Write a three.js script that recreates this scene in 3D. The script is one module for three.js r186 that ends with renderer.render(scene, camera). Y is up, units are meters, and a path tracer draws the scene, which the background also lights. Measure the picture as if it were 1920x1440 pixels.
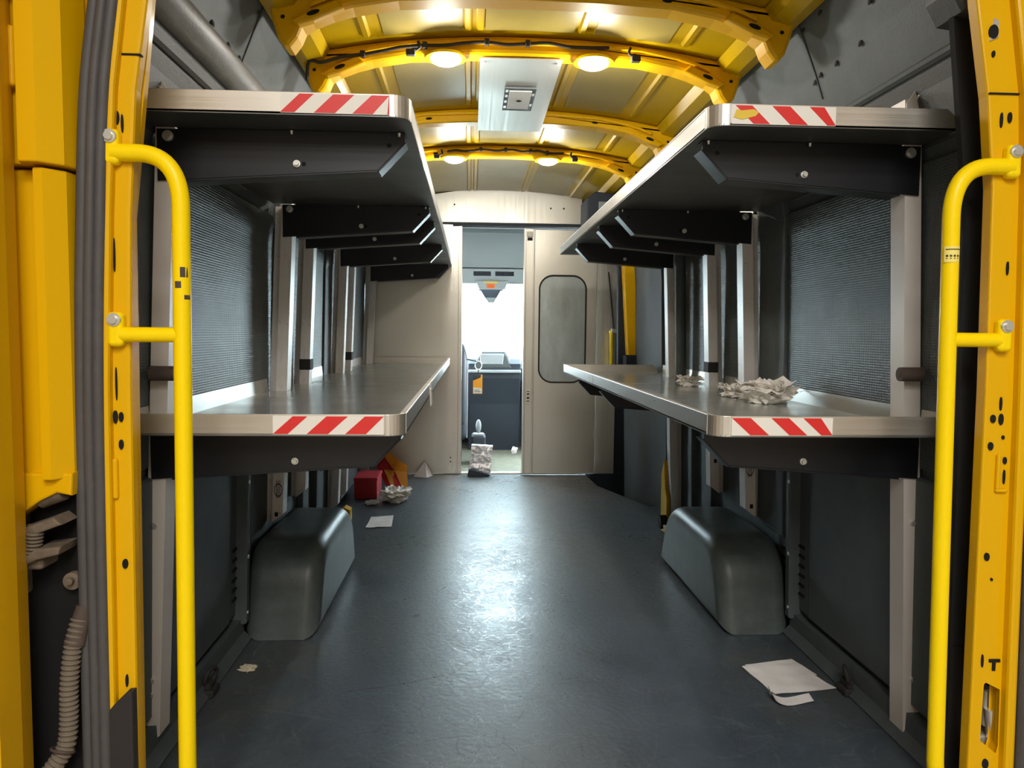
import * as THREE from 'three';
import { mergeGeometries, toCreasedNormals } from 'three/addons/utils/BufferGeometryUtils.js';
import { RoundedBoxGeometry } from 'three/addons/geometries/RoundedBoxGeometry.js';
import { ImprovedNoise } from 'three/addons/math/ImprovedNoise.js';
import { RectAreaLightUniformsLib } from 'three/addons/lights/RectAreaLightUniformsLib.js';

// ---------------------------------------------------------------- camera, sky, large lights, exposure
const scene = new THREE.Scene();
const camera = new THREE.PerspectiveCamera(53.066, 1920 / 1440, 0.05, 200);
camera.position.set(-0.176, 1.0, 0);
camera.rotation.order = 'YXZ';
camera.rotation.set(-0.067315, -0.05459, 0.01);
scene.add(camera);
const renderer = new THREE.WebGLRenderer({ antialias: true });
renderer.toneMapping = THREE.LinearToneMapping;
renderer.toneMappingExposure = 1.15;
renderer.shadowMap.enabled = true;
RectAreaLightUniformsLib.init();
scene.background = new THREE.Color().setRGB(26, 29, 32);      // bright overcast daylight beyond the windscreen
const SHOP_LIGHT = 20, SHOP_COLOR = [1.0, 0.965, 0.92];            // workshop panels behind the open rear doors
const DOME_LIGHT = 1.0;                                           // candela of each dome light in the load bay

// ---------------------------------------------------------------- helpers
let seed = 7;
const rnd = () => { seed = (seed * 1664525 + 1013904223) >>> 0; return seed / 4294967296; };
const rr = (a, b) => a + (b - a) * rnd();
const noise = new ImprovedNoise();
const clamp = THREE.MathUtils.clamp;
const prep = (g) => {
  const n = g.index ? g.toNonIndexed() : g;
  for (const k of Object.keys(n.attributes)) if (!['position', 'normal', 'uv'].includes(k)) n.deleteAttribute(k);
  if (!n.attributes.normal) n.computeVertexNormals();
  return n;
};
function metreUV(g) {                                               // uv in metres along the face's own plane
  const p = g.attributes.position, n = g.attributes.normal, uv = new Float32Array(p.count * 2);
  const a = new THREE.Vector3(), b = new THREE.Vector3(), c = new THREE.Vector3();
  for (let i = 0; i < p.count; i += 3) {
    a.fromBufferAttribute(p, i); b.fromBufferAttribute(p, i + 1).sub(a); c.fromBufferAttribute(p, i + 2).sub(a);
    const f = b.cross(c), x = Math.abs(f.x), y = Math.abs(f.y), z = Math.abs(f.z);
    for (let k = i; k < i + 3; k++) {
      const X = p.getX(k), Y = p.getY(k), Z = p.getZ(k);
      if (x >= y && x >= z) { uv[k * 2] = Z; uv[k * 2 + 1] = Y; }
      else if (y >= z) { uv[k * 2] = X; uv[k * 2 + 1] = Z; }
      else { uv[k * 2] = X; uv[k * 2 + 1] = Y; }
    }
  }
  g.setAttribute('uv', new THREE.BufferAttribute(uv, 2));
  return g;
}
const taken = new Map();
const numbered = (name) => { const n = taken.get(name) ?? 0; taken.set(name, n + 1); return n ? `${name}_${String(n).padStart(3, '0')}` : name; };
function obj(name, geos, mat, parent, keepUV = false) {
  const list = [].concat(geos).map(prep);
  let g = list.length > 1 ? mergeGeometries(list) : list[0];
  if (!keepUV) g = metreUV(g);
  const m = new THREE.Mesh(g, mat);
  m.name = parent ? name : numbered(name);
  (parent || scene).add(m);
  return m;
}
function thing(name, label, category, group, pos) {
  const o = new THREE.Group(); o.name = numbered(name); scene.add(o);
  o.userData = { label, category }; if (group) o.userData.group = group;
  if (pos) o.position.set(...pos);
  return o;
}
function tag(o, label, category, group) { o.userData = { label, category }; if (group) o.userData.group = group; return o; }
function struct(name, label, category) { const o = new THREE.Group(); o.name = numbered(name); scene.add(o); o.userData = { kind: 'structure', label, category }; return o; }

const V2 = (x, y) => new THREE.Vector2(x, y), V3 = (x, y, z) => new THREE.Vector3(x, y, z);
// box by limits; r rounds the edges. Depth d is measured forward from the camera: z = -d
function bx(x0, x1, y0, y1, d0, d1, r = 0) {
  const w = Math.abs(x1 - x0), h = Math.abs(y1 - y0), l = Math.abs(d1 - d0);
  const g = r > 0 ? new RoundedBoxGeometry(w, h, l, 2, Math.min(r, w / 2.01, h / 2.01, l / 2.01)) : new THREE.BoxGeometry(w, h, l);
  return g.translate((x0 + x1) / 2, (y0 + y1) / 2, -(d0 + d1) / 2);
}
function cyl(a, b, r, r2 = r, n = 16) {
  const A = V3(...a), B = V3(...b), L = A.distanceTo(B);
  const g = new THREE.CylinderGeometry(r2, r, L, n);
  g.applyQuaternion(new THREE.Quaternion().setFromUnitVectors(V3(0, 1, 0), B.clone().sub(A).normalize()));
  return g.translate(...A.add(B).multiplyScalar(0.5).toArray());
}
function tube(pts, r, seg = 60, n = 10, tension = 0.5) {
  return new THREE.TubeGeometry(new THREE.CatmullRomCurve3(pts.map((p) => V3(...p)), false, 'centripetal', tension), seg, r, n, false);
}
const shapeOf = (pts) => { const s = new THREE.Shape(); pts.forEach(([x, y], i) => (i ? s.lineTo(x, y) : s.moveTo(x, y))); s.closePath(); return s; };
// polygon in x,y pushed from depth d0 to d1
function extXY(pts, d0, d1, bevel = 0) {
  const L = d1 - d0 - 2 * bevel;
  const g = new THREE.ExtrudeGeometry(Array.isArray(pts) ? shapeOf(pts) : pts, { depth: L, bevelEnabled: bevel > 0, bevelSize: bevel, bevelThickness: bevel, bevelOffset: -bevel, bevelSegments: 2, curveSegments: 10 });
  return g.translate(0, 0, -d1 + bevel);
}
// polygon in (d, y) pushed from x0 to x1
function extDY(pts, x0, x1, bevel = 0, segs = 2) {
  const L = Math.abs(x1 - x0) - 2 * bevel;
  const g = new THREE.ExtrudeGeometry(Array.isArray(pts) ? shapeOf(pts) : pts, { depth: L, bevelEnabled: bevel > 0, bevelSize: bevel, bevelThickness: bevel, bevelOffset: -bevel, bevelSegments: segs, curveSegments: 12 });
  g.rotateY(Math.PI / 2);                                           // shape x -> -z, extrude z -> x
  return g.translate(Math.min(x0, x1) + bevel, 0, 0);
}
// polygon in (x, d) raised from y0 to y1
function extXD(pts, y0, y1, bevel = 0) {
  const L = Math.abs(y1 - y0) - 2 * bevel;
  const g = new THREE.ExtrudeGeometry(Array.isArray(pts) ? shapeOf(pts) : pts, { depth: L, bevelEnabled: bevel > 0, bevelSize: bevel, bevelThickness: bevel, bevelOffset: -bevel, bevelSegments: 2, curveSegments: 10 });
  g.rotateX(-Math.PI / 2);
  return g.translate(0, y0 + bevel, 0);
}
function roundRect(x0, x1, y0, y1, r) {
  const s = new THREE.Shape();
  s.moveTo(x0 + r, y0); s.lineTo(x1 - r, y0); s.absarc(x1 - r, y0 + r, r, -Math.PI / 2, 0); s.lineTo(x1, y1 - r); s.absarc(x1 - r, y1 - r, r, 0, Math.PI / 2);
  s.lineTo(x0 + r, y1); s.absarc(x0 + r, y1 - r, r, Math.PI / 2, Math.PI); s.lineTo(x0, y0 + r); s.absarc(x0 + r, y0 + r, r, Math.PI, 1.5 * Math.PI);
  return s;
}

// ---------------------------------------------------------------- textures (grain, scratches, wear)
function noiseTex(size, fn, srgb = false) {
  const data = new Uint8Array(size * size * 4);
  for (let y = 0; y < size; y++) for (let x = 0; x < size; x++) {
    const v = fn(x / size, y / size, x, y), o = (y * size + x) * 4;
    for (let c = 0; c < 3; c++) data[o + c] = clamp(Array.isArray(v) ? v[c] : v, 0, 1) * 255;
    data[o + 3] = 255;
  }
  const t = new THREE.DataTexture(data, size, size);
  t.wrapS = t.wrapT = THREE.RepeatWrapping; t.magFilter = THREE.LinearFilter; if (srgb) t.colorSpace = THREE.SRGBColorSpace; t.needsUpdate = true;
  return t;
}
const tileNoise = (u, v, f, s) => {                                 // blends four shifted copies so that the edges meet
  const n = (a, b) => noise.noise(a * f + s, b * f + s * 1.7, s * 0.31);
  const bu = u, bv = v;
  return (n(u, v) * (1 - bu) + n(u - 1, v) * bu) * (1 - bv) + (n(u, v - 1) * (1 - bu) + n(u - 1, v - 1) * bu) * bv;
};
const rep = (t, u, v = u, rot = 0) => { const c = t.clone(); c.repeat.set(u, v); c.rotation = rot; c.needsUpdate = true; return c; };
const fine = [...Array(4096)].map(() => rnd());
const grainT = noiseTex(256, (u, v, x, y) => 0.5 + 0.28 * (fine[(x * 61 + y * 131 + ((x * y) % 97)) % 4096] - 0.5) + 0.5 * tileNoise(u, v, 24, 3) + 0.25 * tileNoise(u, v, 6, 9));
const smudgeT = noiseTex(256, (u, v) => 0.5 + 0.55 * tileNoise(u, v, 4, 21) + 0.4 * tileNoise(u, v, 11, 33) + 0.25 * tileNoise(u, v, 30, 41));
const rows = [...Array(512)].map(() => rnd());
const brushT = noiseTex(512, (u, v, x, y) => 0.62 + 0.16 * (rows[y] - 0.5) + 0.1 * (rows[(y * 7 + 13) % 512] - 0.5) + 0.22 * tileNoise(u, v, 5, 55) + 0.06 * (fine[(x * 13 + y * 57) % 4096] - 0.5));
const weaveT = noiseTex(256, (u, v) => {                            // small diamond embossing of the liner boards
  const a = Math.sin((u + v) * Math.PI * 2 * 16), b = Math.sin((u - v) * Math.PI * 2 * 16);
  return 0.5 + 0.5 * clamp(a * b * 1.8, -1, 1);
});
const LINER = [0.305, 0.335, 0.342];                              // one colour for all lining boards
const blotch = (base, amp, freq = 5, s = 3) => noiseTex(256, (u, v) => {
  const k = 1 + amp * (tileNoise(u, v, freq, s) + 0.6 * tileNoise(u, v, freq * 3, s + 5) + 0.4 * tileNoise(u, v, freq * 9, s + 8));
  return base.map((c) => c * k);
}, true);

function scuffs() {                                                  // dull aluminium with rub marks
  const cv = document.createElement('canvas'); cv.width = 256; cv.height = 1024; const c = cv.getContext('2d');
  c.fillStyle = '#e6e1dd'; c.fillRect(0, 0, 256, 1024);
  for (let i = 0; i < 900; i++) { const k = rnd() < 0.5; c.strokeStyle = k ? `rgba(110,108,108,${rr(0.04, 0.16).toFixed(3)})` : `rgba(250,248,245,${rr(0.05, 0.2).toFixed(3)})`; c.lineWidth = rr(0.5, 2); const x = rr(0, 256), y = rr(0, 1024); c.beginPath(); c.moveTo(x, y); c.lineTo(x + rr(-6, 6), y + rr(-50, 50)); c.stroke(); }
  for (let i = 0; i < 70; i++) { c.strokeStyle = `rgba(60,60,66,${rr(0.12, 0.4).toFixed(3)})`; c.lineWidth = rr(0.8, 3); const x = rr(0, 256), y = rr(0, 1024); c.beginPath(); c.moveTo(x, y); c.quadraticCurveTo(x + rr(-8, 8), y + rr(-6, 6), x + rr(-14, 14), y + rr(-10, 14)); c.stroke(); }
  const t = new THREE.CanvasTexture(cv); t.wrapS = t.wrapT = THREE.RepeatWrapping; t.colorSpace = THREE.SRGBColorSpace; return t;
}
const FX0 = -0.96, FX1 = 0.96, FD0 = 1.3, FD1 = 5.5;               // floor limits
function floorMaps() {
  const W = 1024, H = 2048, cv = document.createElement('canvas'), rv = document.createElement('canvas');
  cv.width = rv.width = W; cv.height = rv.height = H;
  const c = cv.getContext('2d'), r = rv.getContext('2d');
  const im = c.createImageData(W, H), ir = r.createImageData(W, H);
  for (let y = 0; y < H; y++) for (let x = 0; x < W; x++) {
    const X = x / W, Y = y / H * 2, o = (y * W + x) * 4;
    const n = noise.noise(X * 5, Y * 5, 1) * 0.5 + noise.noise(X * 16, Y * 16, 4) * 0.35 + noise.noise(X * 60, Y * 60, 7) * 0.25, g = fine[(x * 31 + y * 173 + ((x * y) % 61)) % 4096] - 0.5;
    const k = 1 + 0.16 * n + 0.12 * g;
    const w = noise.noise(X * 2.3, Y * 2.3, 12.5);                 // brownish dust in patches
    im.data[o] = (67 + 13 * w) * k; im.data[o + 1] = (76 + 6 * w) * k; im.data[o + 2] = (84 - 4 * w) * k; im.data[o + 3] = 255;
    const q = clamp(0.475 + 0.16 * n + 0.2 * g + 0.05 * w, 0, 1) * 255;
    ir.data[o] = ir.data[o + 1] = ir.data[o + 2] = q; ir.data[o + 3] = 255;
  }
  c.putImageData(im, 0, 0); r.putImageData(ir, 0, 0);
  const px = (x) => (x - FX0) / (FX1 - FX0) * W, py = (d) => (1 - (d - FD0) / (FD1 - FD0)) * H;
  // pale worn patch in front of the cab doorway, with a ragged outline
  const patch = (cx, cd, rx, rd, col, n = 60) => { for (let i = 0; i < n; i++) { c.fillStyle = col; c.beginPath(); const a = rr(0, 6.28), q = Math.sqrt(rnd()); const X = px(cx + Math.cos(a) * q * rx), Y = py(cd + Math.sin(a) * q * rd); c.moveTo(X, Y); for (let k = 0; k < 9; k++) c.lineTo(X + Math.cos(k * 0.7) * rr(14, 46), Y + Math.sin(k * 0.7) * rr(10, 40)); c.closePath(); c.fill(); } };
  patch(-0.02, 5.0, 0.26, 0.25, 'rgba(112,116,98,0.045)', 110);
  patch(0.08, 4.55, 0.2, 0.2, 'rgba(120,105,95,0.03)', 60);
  patch(0.6, 4.8, 0.2, 0.25, 'rgba(120,105,95,0.035)', 60);
  patch(-0.35, 4.6, 0.3, 0.3, 'rgba(110,98,92,0.03)', 60);
  patch(0.74, 2.1, 0.14, 0.25, 'rgba(92,78,62,0.05)', 60);
  patch(-0.76, 2.2, 0.12, 0.3, 'rgba(92,82,64,0.05)', 60);
  // scuffs and scratches all over the board
  for (let i = 0; i < 8000; i++) {
    const cx = rr(-0.86, 0.86), cd = rr(1.4, 5.3), a = rr(0, 6.28), L = rr(0.01, 0.07) * (rnd() < 0.06 ? 4 : 1), b = a + rr(-0.5, 0.5);
    const light = rnd() < 0.78;
    const s = light ? `rgba(${140 + rr(0, 30) | 0},${142 + rr(0, 30) | 0},${140 + rr(0, 30) | 0},${rr(0.1, 0.3).toFixed(3)})` : `rgba(18,22,28,${rr(0.1, 0.3).toFixed(3)})`;
    for (const [g, st, wd] of [[c, s, rr(0.6, 1.6)], [r, light ? 'rgba(35,35,35,0.55)' : 'rgba(225,225,225,0.4)', 1.2]]) {
      g.strokeStyle = st; g.lineWidth = wd; g.beginPath(); g.moveTo(px(cx), py(cd)); g.quadraticCurveTo(px(cx + Math.cos(b) * L * 0.5), py(cd + Math.sin(b) * L * 0.5), px(cx + Math.cos(a) * L), py(cd + Math.sin(a) * L)); g.stroke();
    }
  }
  const line = (pts, col, wd) => { c.strokeStyle = col; c.lineWidth = wd; c.beginPath(); pts.forEach(([x, d], i) => (i ? c.lineTo(px(x), py(d)) : c.moveTo(px(x), py(d)))); c.stroke(); };
  line([[-0.52, 2.09], [-0.35, 2.14], [-0.22, 2.2], [-0.14, 2.32], [-0.11, 2.38]], 'rgba(14,18,24,0.75)', 2.2);   // long dark scratches
  line([[-0.44, 3.16], [-0.2, 3.2]], 'rgba(14,18,24,0.6)', 2);
  line([[-0.42, 2.83], [-0.3, 2.9], [-0.24, 3.02]], 'rgba(14,18,24,0.6)', 2);
  line([[0.0, 2.12], [0.28, 2.13]], 'rgba(14,18,24,0.35)', 1.6);
  line([[0.5, 2.5], [0.28, 2.9], [0.2, 3.2]], 'rgba(20,24,30,0.35)', 1.4);
  c.fillStyle = 'rgba(12,14,18,0.85)'; c.beginPath(); c.ellipse(px(-0.36), py(2.66), 7, 9, 0.4, 0, 6.3); c.fill();
  const t = (k, s) => { const q = new THREE.CanvasTexture(k); if (s) q.colorSpace = THREE.SRGBColorSpace; return q; };
  return [t(cv, true), t(rv, false)];
}
const [floorColor, floorRough] = floorMaps();

// ---------------------------------------------------------------- materials
const std = (o) => new THREE.MeshStandardMaterial(o), phys = (o) => new THREE.MeshPhysicalMaterial(o);
const M = {
  yellow: phys({ color: '#e2ae00', roughness: 0.45, clearcoat: 0.15, clearcoatRoughness: 0.12, specularIntensity: 0.35 }),
  shadedYellow: phys({ color: '#bb9900', roughness: 0.45, clearcoat: 0.25, clearcoatRoughness: 0.2, specularIntensity: 0.5 }),  // body yellow made darker, the dimmer roof light is put into the colour
  roofPrimer: phys({ map: rep(blotch([0.60, 0.53, 0.27], 0.06, 4, 77), 1.3), roughness: 0.45, specularIntensity: 0.5, clearcoat: 0.22, clearcoatRoughness: 0.22 }),
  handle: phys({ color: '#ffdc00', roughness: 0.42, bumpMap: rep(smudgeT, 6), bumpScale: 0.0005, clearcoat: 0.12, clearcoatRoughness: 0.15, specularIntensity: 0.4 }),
  alu: std({ color: '#cfccc6', metalness: 0.92, roughness: 0.6, roughnessMap: rep(brushT, 1.6), bumpMap: rep(brushT, 6), bumpScale: 0.00003 }),
  aluWarm: std({ color: '#d8d2c8', metalness: 0.8, roughness: 0.66, roughnessMap: rep(brushT, 2), bumpMap: rep(brushT, 6), bumpScale: 0.00003 }),
  partition: std({ color: '#d2cfc6', metalness: 0.8, roughness: 0.62, roughnessMap: rep(brushT, 0.7, 0.7, Math.PI / 2) }),
  deck: std({ color: '#c2c5c1', metalness: 0.55, roughness: 0.36, roughnessMap: rep(brushT, 1.2) }),
  postClean: std({ color: '#e2dbd5', metalness: 0.1, roughness: 0.4 }),
  post: std({ map: rep(scuffs(), 3.7, 0.93), metalness: 0.1, roughness: 0.4 }),
  under: std({ color: '#6e6e6c', metalness: 0.9, roughness: 0.75, roughnessMap: rep(brushT, 1.4) }),  // tray metal made darker, the shade below the shelves is in the colour
  blackSteel: phys({ color: '#13151c', roughness: 0.42, metalness: 0.15, bumpMap: rep(grainT, 12), bumpScale: 0.00008, clearcoat: 0.15, clearcoatRoughness: 0.4 }),
  zinc: std({ color: '#d8d8d4', metalness: 0.7, roughness: 0.38 }),
  rubber: std({ color: '#2a2726', roughness: 0.8, bumpMap: rep(grainT, 8), bumpScale: 0.0003 }),
  bumper: std({ map: rep(blotch([0.30, 0.25, 0.22], 0.15, 6, 17), 8), roughness: 0.75 }),
  seal: std({ map: rep(blotch([0.30, 0.29, 0.29], 0.12, 6, 27), 3), roughness: 0.6 }),
  linerUp: std({ map: rep(blotch(LINER, 0.1, 5, 13), 1.5), roughness: 0.62, bumpMap: rep(grainT, 7), bumpScale: 0.0004 }),
  linerMid: std({ map: rep(blotch(LINER, 0.12, 5, 23), 2), roughness: 0.4, bumpMap: rep(weaveT, 4.6), bumpScale: 0.0011 }),
  linerBlack: std({ color: '#393a3c', roughness: 0.5, bumpMap: rep(grainT, 8), bumpScale: 0.0004 }),
  arch: std({ map: rep(blotch([0.30, 0.33, 0.325], 0.16, 5, 73), 2.4), roughness: 0.42, bumpMap: rep(grainT, 9), bumpScale: 0.0003 }),
  hole: std({ color: '#070605', roughness: 0.9 }),
  navy: std({ color: '#1a2230', roughness: 0.6 }),
  cabGrey: std({ color: '#7d8486', roughness: 0.8, bumpMap: rep(grainT, 9), bumpScale: 0.0003 }),
  cabLight: std({ color: '#8f9799', roughness: 0.65 }),
  cabDark: std({ color: '#2a323c', roughness: 0.6, bumpMap: rep(grainT, 9), bumpScale: 0.0004 }),
  cabMat: std({ map: rep(blotch([0.36, 0.36, 0.30], 0.2, 6, 31), 3), roughness: 0.85 }),
  paper: std({ map: rep(blotch([0.90, 0.88, 0.87], 0.05, 4, 61), 3), roughness: 0.9 }),
  tissue: std({ color: '#f0ebe3', roughness: 0.95 }),
  white: std({ color: '#efece4', roughness: 0.5 }),
  red: std({ color: '#df2f2c', roughness: 0.42 }),
  redBox: std({ color: '#b5202a', roughness: 0.55 }),
  foil: std({ color: '#e2e2e6', metalness: 0.45, roughness: 0.35 }),
  orange: std({ color: '#f0a22a', roughness: 0.5 }),
  glass: phys({ color: '#f3fbfa', roughness: 0.02, transmission: 1, thickness: 0, ior: 1.5 }),
  concrete: std({ map: rep(blotch([0.66, 0.65, 0.63], 0.08, 5, 83), 0.4), roughness: 0.85 }),
  shopWall: std({ map: rep(blotch([0.80, 0.76, 0.69], 0.05, 5, 87), 0.5), roughness: 0.85 }),
  lamp: std({ color: '#ffffff', emissive: new THREE.Color(1, 0.98, 0.92), emissiveIntensity: 6, roughness: 0.4 }),
  panelGlow: std({ color: '#ffffff', emissive: new THREE.Color(...SHOP_COLOR), emissiveIntensity: 3, roughness: 0.5 }),
};
M.floor = std({ map: floorColor, roughness: 0.85, roughnessMap: floorRough, bumpMap: rep(grainT, 5, 11), bumpScale: 0.0007 });

// ---------------------------------------------------------------- shell of the load bay
const D0 = 1.47, D1 = 5.36;                                         // rear frame, partition
const WALL = [[0, 0.935], [0.4, 0.925], [1.3, 0.905], [1.42, 0.895], [1.56, 0.862], [1.74, 0.80], [1.88, 0.745], [1.93, 0.715]];
const wx = (y) => { for (let i = 1; i < WALL.length; i++) if (y <= WALL[i][0] || i === WALL.length - 1) { const [y0, x0] = WALL[i - 1], [y1, x1] = WALL[i]; return x0 + (x1 - x0) * (y - y0) / (y1 - y0); } };
const roofY = (x) => 1.968 - 0.075 * Math.pow(Math.min(Math.abs(x), 0.75) / 0.715, 2.2);

// strip of lining that follows the wall between two heights and two depths, standing t proud of it
function wallPatch(s, y0, y1, d0, d1, t, lift = 0) {
  const ys = [y0, ...WALL.map((w) => w[0]).filter((y) => y > y0 + 0.004 && y < y1 - 0.004), y1];
  const b = Math.min(t * 0.8, 0.006), inn = [], out = [];
  ys.forEach((y, i) => { const e = i === 0 || i === ys.length - 1; inn.push([s * (wx(y) - lift - t + (e ? b : 0)), y]); if (i === 0) inn.push([s * (wx(y + b) - lift - t), y + b]); if (i === ys.length - 2 && ys.length > 1) { const yl = y1 - b; if (yl > y + 0.002) inn.push([s * (wx(yl) - lift - t), yl]); } out.push([s * (wx(y) - lift + 0.004), y]); });
  return extXY([...inn, ...out.reverse()], d0, d1, Math.min(b, 0.003));
}
function onWall(s, y, d, t = 0) { return [s * (wx(y) - t), y, -d]; }
function rivet(s, y, d, r, parent, mat, t = 0.0) {
  const [x, , z] = onWall(s, y, d, t);
  const g = new THREE.SphereGeometry(r, 10, 6, 0, Math.PI * 2, 0, Math.PI / 2).scale(1, 0.55, 1);
  g.rotateZ(s * Math.PI / 2 + s * (y > 1.42 ? -0.36 : 0)); g.translate(x, y, z);
  return obj('rivet', g, mat, parent);
}

// floor with the step well of the sliding door cut out of its far corner
{
  const f = struct('floor', 'dark scuffed slate grey load floor of the van', 'floor');
  const g = extXD([[-0.96, FD0], [0.96, FD0], [0.96, 4.35], [0.86, 4.35], [0.66, 4.95], [0.64, 5.36], [-0.96, 5.36]].map(([x, d]) => [x, d]), -0.04, 0, 0);
  const m = obj('floor_board', g, M.floor, f);
  const p = m.geometry.attributes.position, uv = m.geometry.attributes.uv;
  for (let i = 0; i < p.count; i++) uv.setXY(i, (p.getX(i) - FX0) / (FX1 - FX0), (-p.getZ(i) - FD0) / (FD1 - FD0));
  obj('step_well', [bx(0.60, 0.98, -0.34, -0.30, 4.3, 5.4), bx(0.6, 0.62, -0.3, -0.04, 4.3, 5.36), bx(0.6, 0.98, -0.32, 0.004, 5.362, 5.38), bx(0.6, 0.98, -0.3, -0.041, 4.28, 4.3)], M.navy, f);
}

// walls
for (const s of [-1, 1]) {
  const w = struct(s < 0 ? 'wall_left' : 'wall_right', s < 0 ? 'grey lined van side wall along the driver side' : 'dark lined van side wall with the sliding door', 'wall');
  const low = WALL.filter(([y]) => y <= 1.3).map(([y, x]) => [s * x, y]), high = WALL.filter(([y]) => y >= 1.3).map(([y, x]) => [s * x, y]);
  obj('lining', extXY([...low, [s * 1.0, 1.3], [s * 1.01, -0.4], [s * 0.935, -0.4]], D0, D1 + 0.02), M.linerUp, w);
  obj('lining', extXY([...high, [s * 0.80, 2.0], [s * 1.0, 1.4], [s * 1.0, 1.3]], D0, D1 + 0.02), M.linerUp, w);
  // embossed boards between the two shelves
  const boards = s < 0 ? [[1.5, 2.86], [3.02, 3.82], [4.02, 5.3]] : [[1.5, 2.56], [2.8, 3.32], [3.4, 4.2]];
  for (const [a, b] of boards) obj('embossed_board', wallPatch(s, 0.68, 1.41, a, b, 0.012), M.linerMid, w);
  const gaps = s < 0 ? [[2.86, 3.02], [3.82, 4.02]] : [[2.56, 2.8], [3.32, 3.4]];
  for (const [a, b] of gaps) obj('pillar_cover', wallPatch(s, 0.3, 1.5, a + 0.005, b - 0.005, 0.022), M.linerUp, w);
  // black backing above the boards with a folded edge strip
  obj('upper_backing', wallPatch(s, 1.44, 1.60, 1.62, 2.52, 0.006), M.linerBlack, w);
  obj('edge_strip', wallPatch(s, 1.602, 1.622, 1.45, 2.6, 0.01), M.linerUp, w);
  obj('panel_seam', wallPatch(s, 1.67, 1.93, 2.188, 2.194, 0.004), M.linerBlack, w);
  for (const [y, d] of [[1.86, 2.07], [1.855, 2.18], [1.735, 1.94], [1.73, 2.07], [1.73, 2.165], [1.722, 2.205], [1.80, 1.85]]) rivet(s, y, d, 0.0105, w, M.rubber);
  // lower wall
  obj('lower_board', wallPatch(s, 0.09, 0.66, 1.5, 2.36, 0.02), M.linerUp, w);
  obj('vent_panel', wallPatch(s, 0.09, 0.64, 2.38, 2.6, 0.014), M.linerUp, w);
  for (let k = 0; k < 6; k++) obj('vent_slot', wallPatch(s, 0.14 + k * 0.032, 0.154 + k * 0.032, 2.40, 2.50, 0.019), M.hole, w);
  for (let k = 0; k < 4; k++) obj('vent_slot', wallPatch(s, 0.16 + k * 0.032, 0.174 + k * 0.032, 2.51, 2.58, 0.019), M.hole, w);
  obj('corner_strip', wallPatch(s, 0.06, 0.75, 2.44, 2.47, 0.05), M.linerUp, w);
  for (const y of [0.1, 0.28, 0.52, 0.6]) rivet(s, y, 2.442, 0.007, w, M.zinc, 0.052);
  obj('lower_board', wallPatch(s, 0.03, 0.66, 2.62, s < 0 ? 5.3 : 4.0, 0.01), M.linerUp, w);
  for (const [a, b] of [[3.3, 3.42], [3.6, 3.66], [4.3, 4.5]]) if (s < 0 || b < 4) obj('inner_rib', wallPatch(s, 0.05, 0.66, a, b, 0.04), M.linerUp, w);
  obj('floor_rail', extXY([[s * 0.94, 0], [s * 0.878, 0], [s * 0.876, 0.006], [s * 0.9, 0.03], [s * 0.902, 0.075], [s * 0.94, 0.075]], 1.5, 2.47, 0.002), M.linerUp, w);
  if (s > 0) {                                                       // sliding door opening near the partition
    obj('door_panel', wallPatch(s, -0.3, 0.62, 4.12, 5.28, 0.03), M.linerUp, w);
    obj('door_panel', wallPatch(s, 0.64, 1.46, 4.26, 4.95, 0.02), M.linerUp, w);
    obj('door_post', extXY([[0.80, 0.55], [0.94, 0.55], [0.94, 1.80], [0.74, 1.80], [0.785, 1.4]], 5.02, 5.08, 0.008), M.navy, w);
    const yp = obj('yellow_door_post', extXY([[0.845, 0.84], [0.94, 0.84], [0.94, 1.86], [0.72, 1.86], [0.80, 1.5]], 4.94, 5.02, 0.01), M.yellow, w);
    obj('latch_cover', bx(0.825, 0.93, 0.52, 0.86, 4.92, 5.02, 0.012), M.navy, w);
    obj('buffer', cyl([0.84, 0.60, -4.93], [0.84, 0.60, -4.88], 0.035, 0.03), M.orange, w);
    obj('grey_conduit', cyl([0.862, 0.6, -3.72], [0.838, 1.42, -3.72], 0.026, 0.026, 18), M.linerUp, w);
    obj('yellow_foot', extDY([[3.86, 0.0], [3.98, 0.0], [3.98, 0.26], [3.93, 0.34], [3.9, 0.2], [3.86, 0.16]], 0.838, 0.855, 0.003), M.yellow, w);
    obj('foot_roller', cyl([0.80, 0.035, -3.85], [0.835, 0.035, -3.85], 0.035, 0.035, 18), M.rubber, w);
  }
}

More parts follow.
